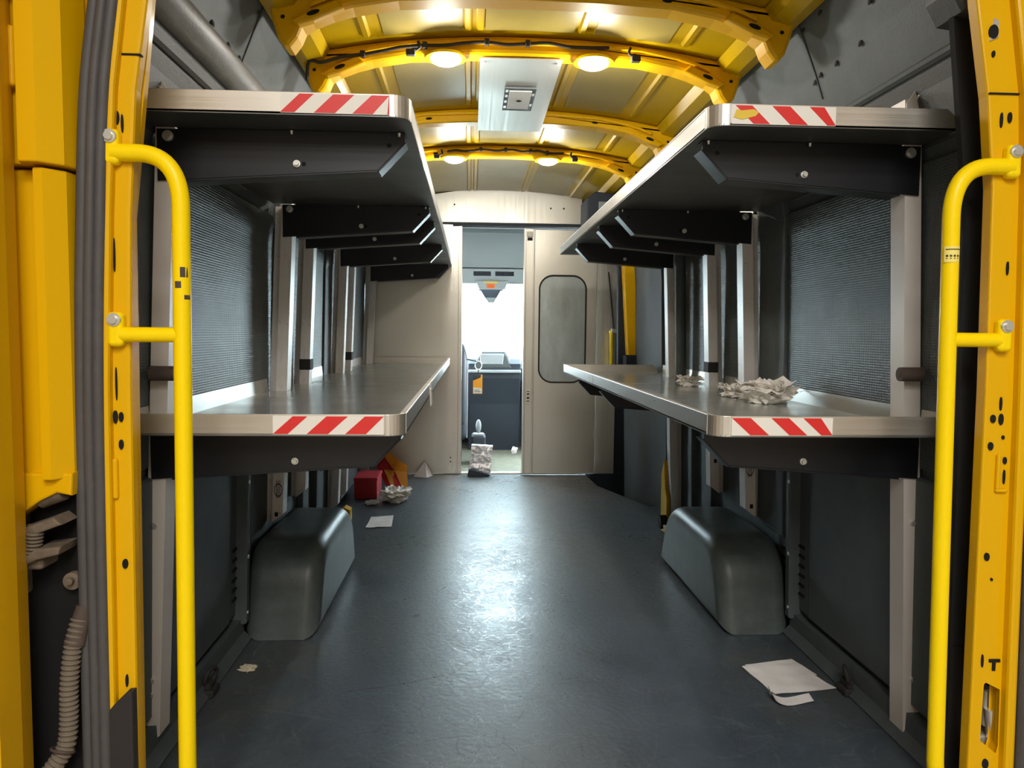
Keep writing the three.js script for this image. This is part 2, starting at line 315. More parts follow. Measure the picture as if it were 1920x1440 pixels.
// roof: skin, pressed beads, ribs, side rails
const RIBS = [2.16, 2.58, 3.40, 4.05];
{
  const c = struct('ceiling', 'yellow painted van roof with pressed ribs', 'roof');
  const arc = (x0, x1, n, off) => [...Array(n + 1)].map((_, i) => { const x = x0 + (x1 - x0) * i / n; return [x, roofY(x) + off]; });
  const sheet = (x0, x1, d0, d1, t, drop) => extXY([...arc(x0, x1, 10, -drop), ...arc(x0, x1, 10, t).reverse()], d0, d1);
  obj('roof_skin', sheet(-0.8, 0.8, 1.42, D1 + 0.1, 0.05, 0), M.shadedYellow, c);
  const bays = [[1.46, 2.12], [2.24, 2.55], [2.67, 3.36], [3.49, 4.01], [4.14, 5.34]];
  for (const [a, b] of bays) {
    const e = 0.02;
    for (const [x0, x1] of [[-0.455, -0.205], [-0.135, 0.15], [0.215, 0.455]]) obj('roof_panel', sheet(x0, x1, a + e, b - e, 0.002, 0.004), M.roofPrimer, c);
    for (const x of [-0.51, -0.19, -0.15, 0.175, 0.51]) obj('roof_bead', extXY([[x - 0.016, roofY(x) + 0.004], [x - 0.008, roofY(x) - 0.009], [x + 0.008, roofY(x) - 0.009], [x + 0.016, roofY(x) + 0.004]], a + 0.03, b - 0.03, 0.002), M.shadedYellow, c);
  }
  for (const s of [-1, 1]) obj('roof_rail', extXY([[s * 0.635, 1.905], [s * 0.655, 1.872], [s * 0.70, 1.86], [s * 0.74, 1.87], [s * 0.74, 1.93]], 1.46, 5.34, 0.003), M.shadedYellow, c);
  const half = [[0.18, 1.907], [0.378, 1.896], [0.5, 1.874], [0.557, 1.857], [0.61, 1.836], [0.636, 1.818], [0.648, 1.79], [0.668, 1.764], [0.682, 1.764], [0.70, 1.785], [0.715, 1.83], [0.728, 1.90]];
  const prof = [...half.slice().reverse().map(([x, y]) => [-x, y]), [0, 1.909], ...half, ...arc(0.72, -0.72, 16, -0.002)];
  RIBS.forEach((d) => {
    const r = obj('roof_rib', extXY(prof, d, d + 0.085, 0.012), M.yellow, c);
    const lip = half.filter(([x]) => x < 0.62);
    const up = [...lip.slice().reverse().map(([x, y]) => [-x, y]), ...lip].map(([x, y]) => [x, y + 0.028]);
    obj('rib_flange', extXY([...up.map(([x, y]) => [x, y + 0.012]), ...up.slice().reverse()], d - 0.014, d + 0.004, 0.003), M.yellow, r);
    for (const s of [-1, 1]) {
      obj('foot_pressing', extXY([[s * 0.52, 1.862], [s * 0.60, 1.826], [s * 0.64, 1.814], [s * 0.66, 1.825], [s * 0.60, 1.858], [s * 0.54, 1.882]], d - 0.022, d + 0.01, 0.006), M.yellow, r);
      for (const [x, y, w, h] of [[0.60, 1.845, 0.018, 0.006], [0.685, 1.84, 0.006, 0.005], [0.54, 1.893, 0.004, 0.004], [0.556, 1.892, 0.004, 0.004], [0.36, 1.915, 0.014, 0.005], [0.69, 1.895, 0.016, 0.005]]) {
        const g = new THREE.CylinderGeometry(1, 1, 0.004, 14).rotateX(Math.PI / 2).scale(w, h, 1).rotateZ(-s * (x > 0.5 ? 0.35 : 0.1)).translate(s * x, y, -(d - (x === 0.60 ? 0.022 : 0)));
        obj('rib_hole', g, M.hole, r);
      }
    }
  });
}

// partition with header, doorway and the cab-side sliding door
const OPL = -0.235, OPR = 0.18, OPT = 1.715;
{
  const w = struct('wall_front', 'brushed aluminium partition between load bay and cab', 'wall');
  const panel = (x0, x1, y0, y1, d = D1, t = 0.012) => bx(x0, x1, y0, y1, d, d + t, 0.002);
  obj('partition_panel', panel(-0.90, OPL - 0.02, 0.005, 1.735), M.partition, w);
  obj('door_jamb', panel(OPL - 0.026, OPL, 0.005, 1.735, D1 - 0.008, 0.05), M.partition, w);
  const hdr = [[-0.60, 1.745], [0.588, 1.745], [0.588, 1.918], [0.33, 1.972], [-0.2, 1.972], [-0.60, 1.905]];
  obj('header_panel', extXY(hdr, D1 - 0.03, D1 - 0.012, 0.003), M.partition, w);
  for (const [x, y] of [[-0.29, 1.865], [0.37, 1.85], [0.46, 1.85]]) obj('header_screw', cyl([x, y, -(D1 - 0.034)], [x, y, -(D1 - 0.028)], 0.006, 0.006, 10), M.rubber, w);
  obj('header_fill', extXY([[-0.92, 1.72], [0.92, 1.72], [0.74, 2.0], [-0.74, 2.0]], D1 + 0.014, D1 + 0.03), M.cabGrey, w);
  const sp = obj('side_panel', panel(0.70, 0.845, 0.005, 1.735), M.partition, w);
  obj('side_fill', bx(0.84, 0.97, -0.3, 1.74, D1 + 0.012, D1 + 0.03), M.navy, w);
  for (const y of [0.09, 0.12]) obj('panel_screw', cyl([-0.31, y, -(D1 - 0.004)], [-0.31, y, -(D1 + 0.004)], 0.005, 0.005, 8), M.rubber, w);
  obj('threshold_strip', bx(OPL, OPR, 0, 0.012, D1, D1 + 0.05, 0.004), M.aluWarm, w);

  const dr = struct('door_1', 'aluminium sliding door of the partition with a rounded window', 'door');
  const leaf = roundRect(0.262, 0.697, 0.012, 1.705, 0.004), hole = new THREE.Path(roundRect(0.30, 0.622, 0.655, 1.392, 0.095).getPoints(10).reverse());
  leaf.holes.push(hole);
  obj('door_leaf', extXY(leaf, D1 - 0.035, D1 - 0.015, 0.002), M.partition, dr);
  obj('door_edge_channel', [bx(0.188, 0.202, 0.01, 1.71, D1 - 0.055, D1, 0.003), bx(0.202, 0.258, 0.01, 1.71, D1 - 0.03, D1 - 0.01, 0.002), bx(0.252, 0.262, 0.01, 1.705, D1 - 0.042, D1 - 0.012, 0.002)], M.partition, dr);
  const ring = roundRect(0.294, 0.628, 0.649, 1.398, 0.10); ring.holes.push(new THREE.Path(roundRect(0.304, 0.618, 0.659, 1.388, 0.09).getPoints(10).reverse()));
  obj('window_gasket', extXY(ring, D1 - 0.041, D1 - 0.012, 0.003), M.rubber, dr);
  obj('window_blank', extXY(roundRect(0.302, 0.62, 0.657, 1.39, 0.09), D1 - 0.028, D1 - 0.02), std({ map: rep(blotch([0.70, 0.74, 0.74], 0.08, 5, 19), 3, 0.9), metalness: 0.6, roughness: 0.36 }), dr);
  const la = obj('latch', [bx(0.208, 0.25, 1.655, 1.69, D1 - 0.046, D1 - 0.028, 0.003)], M.white, dr);
  obj('latch_bolt', bx(0.212, 0.246, 1.63, 1.65, D1 - 0.042, D1 - 0.03, 0.002), M.rubber, la);
  obj('lock_plate', bx(0.21, 0.244, 0.50, 0.60, D1 - 0.035, D1 - 0.029, 0.002), M.aluWarm, dr);
  for (const [y, h] of [[0.592, 0.005], [0.575, 0.009], [0.55, 0.012], [0.525, 0.006]]) obj('lock_mark', bx(0.219, 0.235, y - h, y, D1 - 0.0362, D1 - 0.035), M.hole, dr);
  obj('head_track', bx(-0.30, 0.72, 1.724, 1.746, D1 - 0.03, D1 - 0.005, 0.003), M.cabDark, dr);
}

// ---------------------------------------------------------------- rear door frame (yellow pillars, seal, jamb)
function pillarStrip(xs, y0, y1, dn, df) {   // xs: [[y, xInner, xOuter]...] polygon in x,y
  const pts = [...xs.map(([y, a]) => [a, y]), ...xs.slice().reverse().map(([y, , b]) => [b, y])];
  return extXY(pts, dn, df, 0.006);
}
{
  const t = struct('trim_1', 'yellow rear door pillar beside the black rubber seal', 'door frame');
  const L = [[-0.35, -0.793, -0.838], [0.18, -0.791, -0.836], [0.9, -0.788, -0.832], [1.2, -0.781, -0.822], [1.42, -0.768, -0.81], [1.62, -0.738, -0.785], [2.02, -0.68, -0.75]];
  obj('pillar_face', pillarStrip(L, 0, 0, 1.42, 1.45), M.yellow, t);
  obj('closing_panel', extXY([[-0.80, -0.4], [-1.0, -0.4], [-1.0, 1.42], [-0.80, 2.0], [-0.70, 2.0], [-0.745, 1.62], [-0.79, 1.2]], 1.452, 1.468), M.yellow, t);  // added panel, keeps stray daylight from leaking in behind the pillar
  obj('pillar_edge', pillarStrip(L.map(([y, a, b]) => [y, b + 0.013, b - 0.006]), 0, 0, 1.402, 1.44), M.yellow, t);
  obj('pillar_joint', bx(-0.812, -0.757, 1.478, 1.481, 1.418, 1.43).rotateZ(0), M.hole, t);
  const holes = [[-0.79, 1.60, 0.004, 0.012], [-0.79, 1.585, 0.0035, 0.008], [-0.80, 1.37, 0.004, 0.012], [-0.791, 1.36, 0.002, 0.016], [-0.815, 0.84, 0.004, 0.012], [-0.805, 0.84, 0.004, 0.009], [-0.806, 0.79, 0.004, 0.009], [-0.825, 0.765, 0.0035, 0.008], [-0.804, 0.57, 0.005, 0.009], [-0.806, 0.35, 0.0025, 0.012], [-0.81, 1.13, 0.0015, 0.03], [-0.812, 0.90, 0.0015, 0.03], [-0.826, 0.72, 0.0015, 0.03]];
  for (const [x, y, w, h] of holes) obj('pillar_hole', new THREE.CylinderGeometry(1, 1, 0.005, 14).rotateX(Math.PI / 2).scale(w, h, 1).translate(x, y, -1.419), M.hole, t);
  obj('pillar_pressing', bx(-0.822, -0.812, 0.69, 0.765, 1.412, 1.43, 0.005), M.yellow, t);
  obj('striker_cover', extXY([[-0.835, -0.2], [-0.79, -0.2], [-0.79, 0.335], [-0.80, 0.335], [-0.835, 0.30]], 1.40, 1.425, 0.004), M.rubber, t);
  const rubberSeal = struct('trim_2', 'black ribbed rubber door seal along the yellow pillar', 'seal');
  const path = L.map(([y, , b]) => V3(b - 0.023, y, -1.405));
  const crv = new THREE.CatmullRomCurve3(path);
  for (const [o, r, z] of [[-0.012, 0.011, 0], [0.004, 0.009, 0.006], [0.018, 0.011, 0]]) obj('seal_lip', new THREE.TubeGeometry(new THREE.CatmullRomCurve3(path.map((p) => V3(p.x + o, p.y, p.z + z))), 60, r, 10), M.seal, rubberSeal);

  // outer jamb, nearer to the lens
  const j = struct('trim_3', 'yellow outer door jamb with stepped pressings above the hinge pocket', 'door frame');
  const jambTop = 2.05, jb = 0.735;
  obj('jamb_panel', extXD([[-0.875, 1.39], [-0.90, 1.36], [-0.915, 1.36], [-0.925, 1.385], [-0.975, 1.385], [-0.985, 1.36], [-1.02, 1.36], [-1.02, 1.46], [-0.87, 1.436]].map(([x, d]) => [x, Math.min(d, 1.436)]), jb, 1.27, 0.003), M.yellow, j);
  obj('jamb_panel', extXD([[-0.87, 1.375], [-0.90, 1.345], [-0.93, 1.345], [-0.94, 1.37], [-0.975, 1.37], [-0.985, 1.345], [-1.02, 1.345], [-1.02, 1.46], [-0.86, 1.436]].map(([x, d]) => [x, Math.min(d, 1.436)]), 1.276, jambTop, 0.003), M.yellow, j);
  obj('jamb_pressing', bx(-0.955, -0.935, 1.40, 1.50, 1.35, 1.38, 0.006), M.yellow, j);
  obj('jamb_pressing', bx(-0.95, -0.915, 1.56, 1.9, 1.33, 1.37, 0.008), M.yellow, j);
  obj('jamb_foot', extXY([[-0.985, 0.655], [-0.93, 0.695], [-0.90, 0.71], [-0.875, 0.705], [-0.872, 0.745], [-0.985, 0.745]], 1.375, 1.43, 0.004), M.yellow, j);
  obj('body_corner', extXD([[-0.925, 1.235], [-0.955, 1.215], [-1.06, 1.22], [-1.06, 1.36], [-0.945, 1.36], [-0.928, 1.30]], -0.4, jambTop, 0.008), M.yellow, j);
  obj('pocket_back', [bx(-1.03, -0.87, -0.4, jb, 1.428, 1.436), bx(-1.03, -1.02, -0.4, jb, 1.36, 1.49)], M.hole, j);

  // right pillar
  const rt = struct('trim_4', 'yellow rear door pillar with latch opening near the floor', 'door frame');
  const Rr = [[-0.35, 0.82, 0.90], [0.15, 0.815, 0.893], [0.9, 0.812, 0.882], [1.28, 0.805, 0.872], [1.45, 0.787, 0.862], [1.62, 0.757, 0.835], [2.02, 0.70, 0.78]];
  const pts = [...Rr.map(([y, a]) => [a, y]), ...Rr.slice().reverse().map(([y, , b]) => [b, y])];
  const sh = shapeOf(pts); sh.holes.push(new THREE.Path([[0.833, 0.20], [0.835, 0.318], [0.842, 0.325], [0.876, 0.308], [0.878, 0.19], [0.872, 0.17]].map(([x, y]) => V2(x, y))));
  obj('pillar_face', extXY(sh, 1.42, 1.45, 0.004), M.yellow, rt);
  obj('pillar_edge', pillarStrip(Rr.map(([y, a, b]) => [y, b - 0.016, b + 0.004]), 0, 0, 1.40, 1.44), M.yellow, rt);
  obj('closing_panel', extXY([[0.825, -0.4], [1.0, -0.4], [1.0, 1.42], [0.80, 2.0], [0.715, 2.0], [0.765, 1.62], [0.815, 1.2]], 1.502, 1.518), M.hole, rt);  // near-black panel added against leaking daylight, reads as the dark wall there
  obj('latch_pocket', bx(0.822, 0.89, 0.14, 0.36, 1.50, 1.52), M.hole, rt);
  obj('latch_body', [bx(0.872, 0.894, 0.205, 0.285, 1.46, 1.5, 0.008), cyl([0.88, 0.25, -1.455], [0.89, 0.18, -1.455], 0.012, 0.012, 12), bx(0.862, 0.905, 0.155, 0.19, 1.46, 1.5, 0.006)], M.zinc, rt);
  obj('pillar_joint', bx(0.788, 0.864, 1.452, 1.455, 1.417, 1.43), M.hole, rt);
  const rh = [[0.79, 1.565, 0.009, 0.013], [0.792, 1.525, 0.003, 0.006], [0.83, 1.41, 0.004, 0.01], [0.814, 1.405, 0.0025, 0.014], [0.841, 1.13, 0.0022, 0.013], [0.842, 0.872, 0.0022, 0.013], [0.828, 0.843, 0.005, 0.008], [0.844, 0.842, 0.0045, 0.011], [0.826, 0.79, 0.005, 0.008], [0.85, 0.807, 0.0025, 0.004], [0.856, 0.762, 0.0035, 0.007], [0.856, 0.73, 0.002, 0.014], [0.83, 0.573, 0.005, 0.008], [0.842, 0.528, 0.002, 0.003], [0.832, 0.365, 0.002, 0.013], [0.88, 0.39, 0.002, 0.013], [0.88, 0.345, 0.002, 0.013], [0.849, 0.155, 0.006, 0.01]];
  for (const [x, y, w, h] of rh) obj('pillar_hole', new THREE.CylinderGeometry(1, 1, 0.005, 14).rotateX(Math.PI / 2).scale(w, h, 1).translate(x, y, -1.419), M.hole, rt);
  obj('pillar_mark', [bx(0.846, 0.868, 0.362, 0.368, 1.417, 1.421), bx(0.853, 0.859, 0.345, 0.362, 1.417, 1.421)], M.hole, rt);
  obj('pillar_pressing', [bx(0.838, 0.846, 0.705, 0.775, 1.412, 1.43, 0.004), bx(0.838, 0.862, 0.70, 0.708, 1.412, 1.43, 0.004)], M.yellow, rt);
  obj('paint_chip', extXY([[0.783, 1.548], [0.80, 1.555], [0.799, 1.585], [0.79, 1.59]], 1.4175, 1.421), M.zinc, rt);
  const rs = struct('trim_5', 'dark rubber door seal outside the yellow pillar with the latch opening', 'seal');
  obj('seal_lip', new THREE.TubeGeometry(new THREE.CatmullRomCurve3(Rr.map(([y, , b]) => V3(b + 0.024, y, -1.405))), 60, 0.019, 10), M.seal, rs);
}

// hinge pocket contents at the outer jamb
{
  const t = thing('door_hinge', 'grimy steel door hinge arm with coil spring in the jamb pocket', 'hinge', null, [0, 0.095, 0]);
  const dirty = std({ map: rep(blotch([0.44, 0.39, 0.33], 0.25, 6, 71), 5), roughness: 0.8, metalness: 0.2 });
  obj('hinge_arm', extXY([[-0.985, 0.545], [-0.94, 0.56], [-0.90, 0.575], [-0.885, 0.562], [-0.93, 0.545], [-0.985, 0.53]], 1.36, 1.42, 0.004), dirty, t);
  obj('hinge_arm', extXY([[-0.99, 0.50], [-0.95, 0.505], [-0.93, 0.52], [-0.885, 0.525], [-0.89, 0.51], [-0.93, 0.50], [-0.95, 0.49], [-0.99, 0.49]], 1.355, 1.42, 0.004), dirty, t);
  obj('hinge_pin', cyl([-0.945, 0.495, -1.37], [-0.938, 0.56, -1.37], 0.010, 0.009, 14), dirty, t);
  obj('hinge_spring', new THREE.TubeGeometry(new (class extends THREE.Curve { getPoint(u, v = V3(0, 0, 0)) { return v.set(-0.942 + Math.cos(u * 44) * 0.013 + u * 0.006, 0.505 + u * 0.045, -1.37 + Math.sin(u * 44) * 0.013); } })(), 140, 0.0028, 6), dirty, t);
  obj('hinge_plate', bx(-0.965, -0.925, 0.478, 0.50, 1.37, 1.43, 0.008), dirty, t);
  obj('hinge_bracket', bx(-0.995, -0.975, 0.42, 0.63, 1.38, 1.45, 0.008), dirty, t);
  obj('hinge_knuckle', cyl([-0.94, 0.60, -1.40], [-0.90, 0.615, -1.40], 0.018, 0.018, 14), dirty, t);
  obj('bolt', [cyl([-0.897, 0.445, -1.425], [-0.897, 0.445, -1.412], 0.016, 0.016, 20), cyl([-0.897, 0.447, -1.412], [-0.897, 0.447, -1.402], 0.006, 0.006, 10)], dirty, t);
  const c = thing('cable_conduit', 'ribbed dirty beige cable conduit looping inside the hinge pocket', 'conduit', null, [0, 0.075, 0]);
  const P = [[-0.878, 0.40, -1.40], [-0.885, 0.36, -1.39], [-0.893, 0.28, -1.385], [-0.895, 0.22, -1.385], [-0.90, 0.17, -1.38], [-0.93, 0.12, -1.37], [-0.965, 0.05, -1.36], [-0.975, -0.06, -1.36]];
  const crv = new THREE.CatmullRomCurve3(P.map((p) => V3(...p)));
  obj('sleeve', cyl([-0.872, 0.42, -1.41], [-0.885, 0.355, -1.392], 0.016, 0.018, 16), M.bumper, c);
  const N = 300, g = new THREE.TubeGeometry(crv, N, 0.014, 12), pos = g.attributes.position;
  for (let i = 0; i <= N; i++) { const o = crv.getPointAt(i / N), k = 1 + 0.17 * Math.sin(i / N * 2 * Math.PI * 52); for (let q = 0; q <= 12; q++) { const n = i * 13 + q; pos.setXYZ(n, o.x + (pos.getX(n) - o.x) * k, o.y + (pos.getY(n) - o.y) * k, o.z + (pos.getZ(n) - o.z) * k); } }
  g.computeVertexNormals();
  obj('ribbed_tube', g, std({ color: '#6d6355', roughness: 0.8 }), c);
  obj('strap', new THREE.TorusGeometry(0.019, 0.003, 6, 20).rotateX(1.2).rotateZ(-0.2).translate(-0.905, 0.165, -1.38), M.bumper, c);
  tag(obj('wiring_pipe', tube([[-0.985, 0.2, -1.4], [-0.975, 0.12, -1.4], [-0.95, 0.05, -1.395], [-0.93, -0.05, -1.39]], 0.009, 40), M.bumper), 'thin brown pipe crossing the bottom of the hinge pocket', 'pipe');
  tag(obj('tail_lamp', extXY(roundRect(-1.0, -0.978, 0.17, 0.49, 0.008), 1.33, 1.42, 0.005), phys({ color: '#d0060a', roughness: 0.2, clearcoat: 1 })), 'narrow red tail lamp edge beside the hinge pocket', 'tail lamp');
}

// ---------------------------------------------------------------- grab handles
function grabHandle(s, label) {
  const t = thing('grab_handle', label, 'handle', 'yellow grab handles at the rear door');
  const z = -1.412, X = (l, r) => (s < 0 ? l : r);
  const mx = X(-0.806, 0.834), vx = X(-0.690, 0.722), bxx = X(-0.697, 0.742), ty = X(1.308, 1.318);
  const q = s, R = 0.075;
  const path = new THREE.CurvePath();
  path.add(new THREE.LineCurve3(V3(mx, ty, z), V3(vx + q * R, ty, z)));
  path.add(new THREE.QuadraticBezierCurve3(V3(vx + q * R, ty, z), V3(vx, ty, z), V3(vx, ty - R * 1.25, z)));
  path.add(new THREE.LineCurve3(V3(vx, ty - R * 1.25, z), V3(bxx, 0.17, z)));
  path.add(new THREE.QuadraticBezierCurve3(V3(bxx, 0.17, z), V3(bxx, 0.11, z), V3(bxx + q * 0.06, 0.10, z)));
  path.add(new THREE.LineCurve3(V3(bxx + q * 0.06, 0.10, z), V3(mx, 0.10, z)));
  const arr = []; for (let i = 0; i < 5; i++) { const c = path.curves[i], n = i % 2 ? 12 : i === 2 ? 24 : 3; for (let k = 0; k < n; k++) arr.push(c.getPoint(k / n)); } arr.push(path.curves[4].getPoint(1));
  obj('tube', new THREE.TubeGeometry(new THREE.CatmullRomCurve3(arr), 160, 0.0155, 16), M.handle, t);
  const ry = X(0.989, 0.994), mid = X(vx - 0.003, vx + 0.006);
  obj('rung', cyl([mid, ry, z], [mx + q * -0.008, ry, z], 0.0135, 0.0135, 16), M.handle, t);
  for (const y of [ty, ry]) {
    const p = obj('mounting_plate', bx(mx - 0.014, mx + 0.014, y - 0.022, y + 0.04, 1.40, 1.424, 0.009), M.handle, t);
    obj('bolt', [cyl([mx, y + 0.026, -1.40], [mx, y + 0.026, -1.393], 0.0085, 0.0075, 8), cyl([mx, y + 0.026, -1.402], [mx, y + 0.026, -1.398], 0.012, 0.012, 14)], M.zinc, p);
  }
  return t;
}
const gl = grabHandle(-1, 'bright yellow tubular grab handle on the driver side pillar, beside the rubber seal');
{
  for (let k = 0; k < 3; k++) { const g = new THREE.CylinderGeometry(0.0159, 0.0159, [0.018, 0.012, 0.008][k], 10, 1, true, [0.2, -0.4, 0.6][k], [1.1, 0.7, 0.8][k]).translate(-0.6915, 1.10 - k * 0.022, -1.412); obj('paint_chip', g, M.bumper, gl); }
  const gr = grabHandle(1, 'bright yellow tubular grab handle on the passenger side pillar, with a printed sticker');
  const cv = document.createElement('canvas'); cv.width = 128; cv.height = 96; const c = cv.getContext('2d');
  c.fillStyle = '#f4e27a'; c.fillRect(0, 0, 128, 96); c.fillStyle = '#5a4a10'; c.fillRect(10, 16, 108, 7); c.fillStyle = '#403408'; for (let i = 0; i < 5; i++) { c.fillRect(12 + i * 22, 52, 14, 12); c.fillRect(14 + i * 22, 70, 9, 6); }
  const tx = new THREE.CanvasTexture(cv); tx.colorSpace = THREE.SRGBColorSpace;
  obj('sticker', new THREE.CylinderGeometry(0.0161, 0.0161, 0.03, 16, 1, true, -1.2, 2.4).translate(0.7225, 1.153, -1.412), std({ map: tx, roughness: 0.6, side: THREE.DoubleSide }), gr, true);
}

// ---------------------------------------------------------------- shelves, posts and brackets
const postX = (y, d = 9) => 0.862 - 0.05 * (y - 0.1) / 1.2 + (d < 2 ? 0.03 : 0);                // aisle face of a post
const LOW = 0.775, HIGH = 1.446, LIP = 0.046;
function tray(s, xi, base, d0, d1, front, label) {
  const t = thing('shelf_tray', label, 'shelf', 'aluminium shelf trays');
  const xo = wx(base) - 0.014, tk = 0.004;
  const X = (x) => s * x;
  const R = front ? 0.04 : 0.004;
  // deck with one rounded aisle corner at the rear end
  const deck = new THREE.Shape();
  const pts = [];
  for (let k = 0; k <= 6; k++) { const a = k / 6 * Math.PI / 2; pts.push([xi + R - R * Math.cos(a), d0 + R - R * Math.sin(a)]); }
  const cuts = (s < 0 ? [1.78, 2.80, 3.18, 4.02, 4.28, 5.20] : [1.78, 2.78, 3.20, 3.86]).filter((d) => d > d0 && d < d1);
  const edge = [[xo, d0]];
  for (const d of cuts) { const xn = postX(base + 0.05, d) - 0.004; edge.push([xo, d - 0.005], [xn, d - 0.005], [xn, d + 0.066], [xo, d + 0.066]); }
  const poly = [[xi, d1], ...pts, ...edge, [xo, d1]].map(([x, d]) => [X(x), d]);
  obj('deck', extXD(poly, base + 0.001, base + 0.001 + tk), M.deck, t);
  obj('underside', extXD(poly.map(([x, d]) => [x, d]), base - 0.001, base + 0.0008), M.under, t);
  // lips
  const lipH = base + LIP;
  obj('aisle_lip', bx(X(xi), X(xi + tk), base, lipH, d0 + R, d1, 0.0018), M.alu, t);
  obj('aisle_fold', bx(X(xi - 0.001), X(xi + 0.014), lipH - 0.004, lipH, d0 + R, d1, 0.0018), M.aluWarm, t);
  if (front) {
    const tip = 0.055;                                              // the outer end is cut on the slant
    obj('rear_lip', extXY([[X(xi + R), base], [X(xo + 0.035), base], [X(xo + 0.035 - tip), lipH], [X(xi + R), lipH]], d0, d0 + tk, 0.0012), M.aluWarm, t);
    const c = []; const inner = [];
    for (let k = 0; k <= 8; k++) { const a = k / 8 * Math.PI / 2; c.push([X(xi + R - R * Math.cos(a)), d0 + R - R * Math.sin(a)]); inner.push([X(xi + R - (R - tk) * Math.cos(a)), d0 + R - (R - tk) * Math.sin(a)]); }
    obj('corner_piece', extXD([...c, ...inner.reverse()], base, lipH, 0.0008), M.aluWarm, t);
    obj('weld_seam', bx(X(xi + R - 0.001), X(xi + R + 0.002), base, lipH, d0 - 0.0012, d0 + 0.002, 0.001), M.zinc, t); obj('weld_seam', bx(X(xi - 0.0012), X(xi + 0.002), base, lipH, d0 + R - 0.001, d0 + R + 0.002, 0.001), M.zinc, t);
    obj('end_gusset', extDY([[d0 + 0.002, base], [d0 + 0.05, base], [d0 + 0.002, lipH - 0.01]], X(xo + 0.034), X(xo + 0.031)), M.aluWarm, t);
  } else {
    obj('end_lip', extXY([[X(xi), base], [X(xo), base], [X(xo - 0.03), lipH], [X(xi), lipH]], d1 - tk, d1, 0.0012), M.aluWarm, t);
  }
  const stops = [d0 + 0.05, ...cuts.flatMap((d) => [d - 0.005, d + 0.066]), d1];
  for (let k = 0; k + 1 < stops.length; k += 2) if (stops[k + 1] - stops[k] > 0.02) obj('wall_lip', extXY([[X(xo), base + 0.002], [X(xo - tk), base + 0.002], [X(xo - tk + 0.004), base + 0.05], [X(xo + 0.004), base + 0.05]], stops[k], stops[k + 1]), M.alu, t);
  return t;
}
const trays = {};
trays.LU = tray(-1, 0.306, HIGH, 1.65, 3.36, true, 'rear section of the upper driver side shelf, red and white tape on its lip');
trays.LL = tray(-1, 0.316, LOW, 1.65, 3.30, true, 'rear section of the lower driver side shelf, red and white tape on its lip');
trays.RU = tray(1, 0.334, HIGH, 1.65, 3.36, true, 'rear section of the upper passenger side shelf, with torn hazard tape');
trays.RL = tray(1, 0.356, LOW, 1.65, 3.30, true, 'rear section of the lower passenger side shelf, crumpled tissue lying on it');
tray(-1, 0.306, HIGH, 3.365, 5.33, false, 'forward section of the upper driver side shelf, ending at the partition');
tray(-1, 0.316, LOW, 3.305, 5.33, false, 'forward section of the lower driver side shelf, ending at the partition');
tray(1, 0.334, HIGH, 3.365, 4.42, false, 'forward section of the upper passenger side shelf, ending short of the partition');
tray(1, 0.356, LOW, 3.305, 4.36, false, 'forward section of the lower passenger side shelf, ending short of the partition');

obj('loose_tape', [extXY([[-0.316, 0.80], [-0.312, 0.80], [-0.309, 0.745], [-0.313, 0.74]], 2.66, 2.74, 0.0006), bx(-0.318, -0.314, 0.79, 0.822, 2.66, 2.74)], M.white, trays.LL);
// hazard tape: white strip with slanted red bars
function tape(t, x0, x1, base, bars, slant) {
  const y0 = base + 0.003, y1 = base + LIP - 0.003;
  obj('hazard_tape', bx(x0, x1, y0, y1, 1.6492, 1.6502), M.white, t);
  for (const [a, b] of bars) {
    const lo = Math.min(x0, x1), hi = Math.max(x0, x1), cl = (x) => clamp(x, lo, hi);
    obj('tape_stripe', extXY([[cl(a), y0 + 0.001], [cl(b), y0 + 0.001], [cl(b + slant), y1 - 0.001], [cl(a + slant), y1 - 0.001]], 1.6485, 1.6495), M.red, t);
  }
}
tape(trays.LU, -0.572, -0.348, HIGH, [[-0.572, -0.543], [-0.503, -0.46], [-0.424, -0.382], [-0.352, -0.34]], 0.04);
tape(trays.LL, -0.594, -0.36, LOW, [[-0.594, -0.563], [-0.523, -0.478], [-0.442, -0.398]], 0.042);
tape(trays.RU, 0.378, 0.606, HIGH, [[0.426, 0.462], [0.506, 0.545], [0.588, 0.62]], -0.04);
tape(trays.RL, 0.394, 0.625, LOW, [[0.44, 0.482], [0.528, 0.568], [0.60, 0.64]], -0.042);
obj('torn_tape', extXY([[0.382, 1.463], [0.40, 1.458], [0.43, 1.466], [0.437, 1.474], [0.425, 1.48], [0.40, 1.477], [0.388, 1.479]], 1.6478, 1.6484), std({ color: '#e8c94a', roughness: 0.7 }), trays.RU);

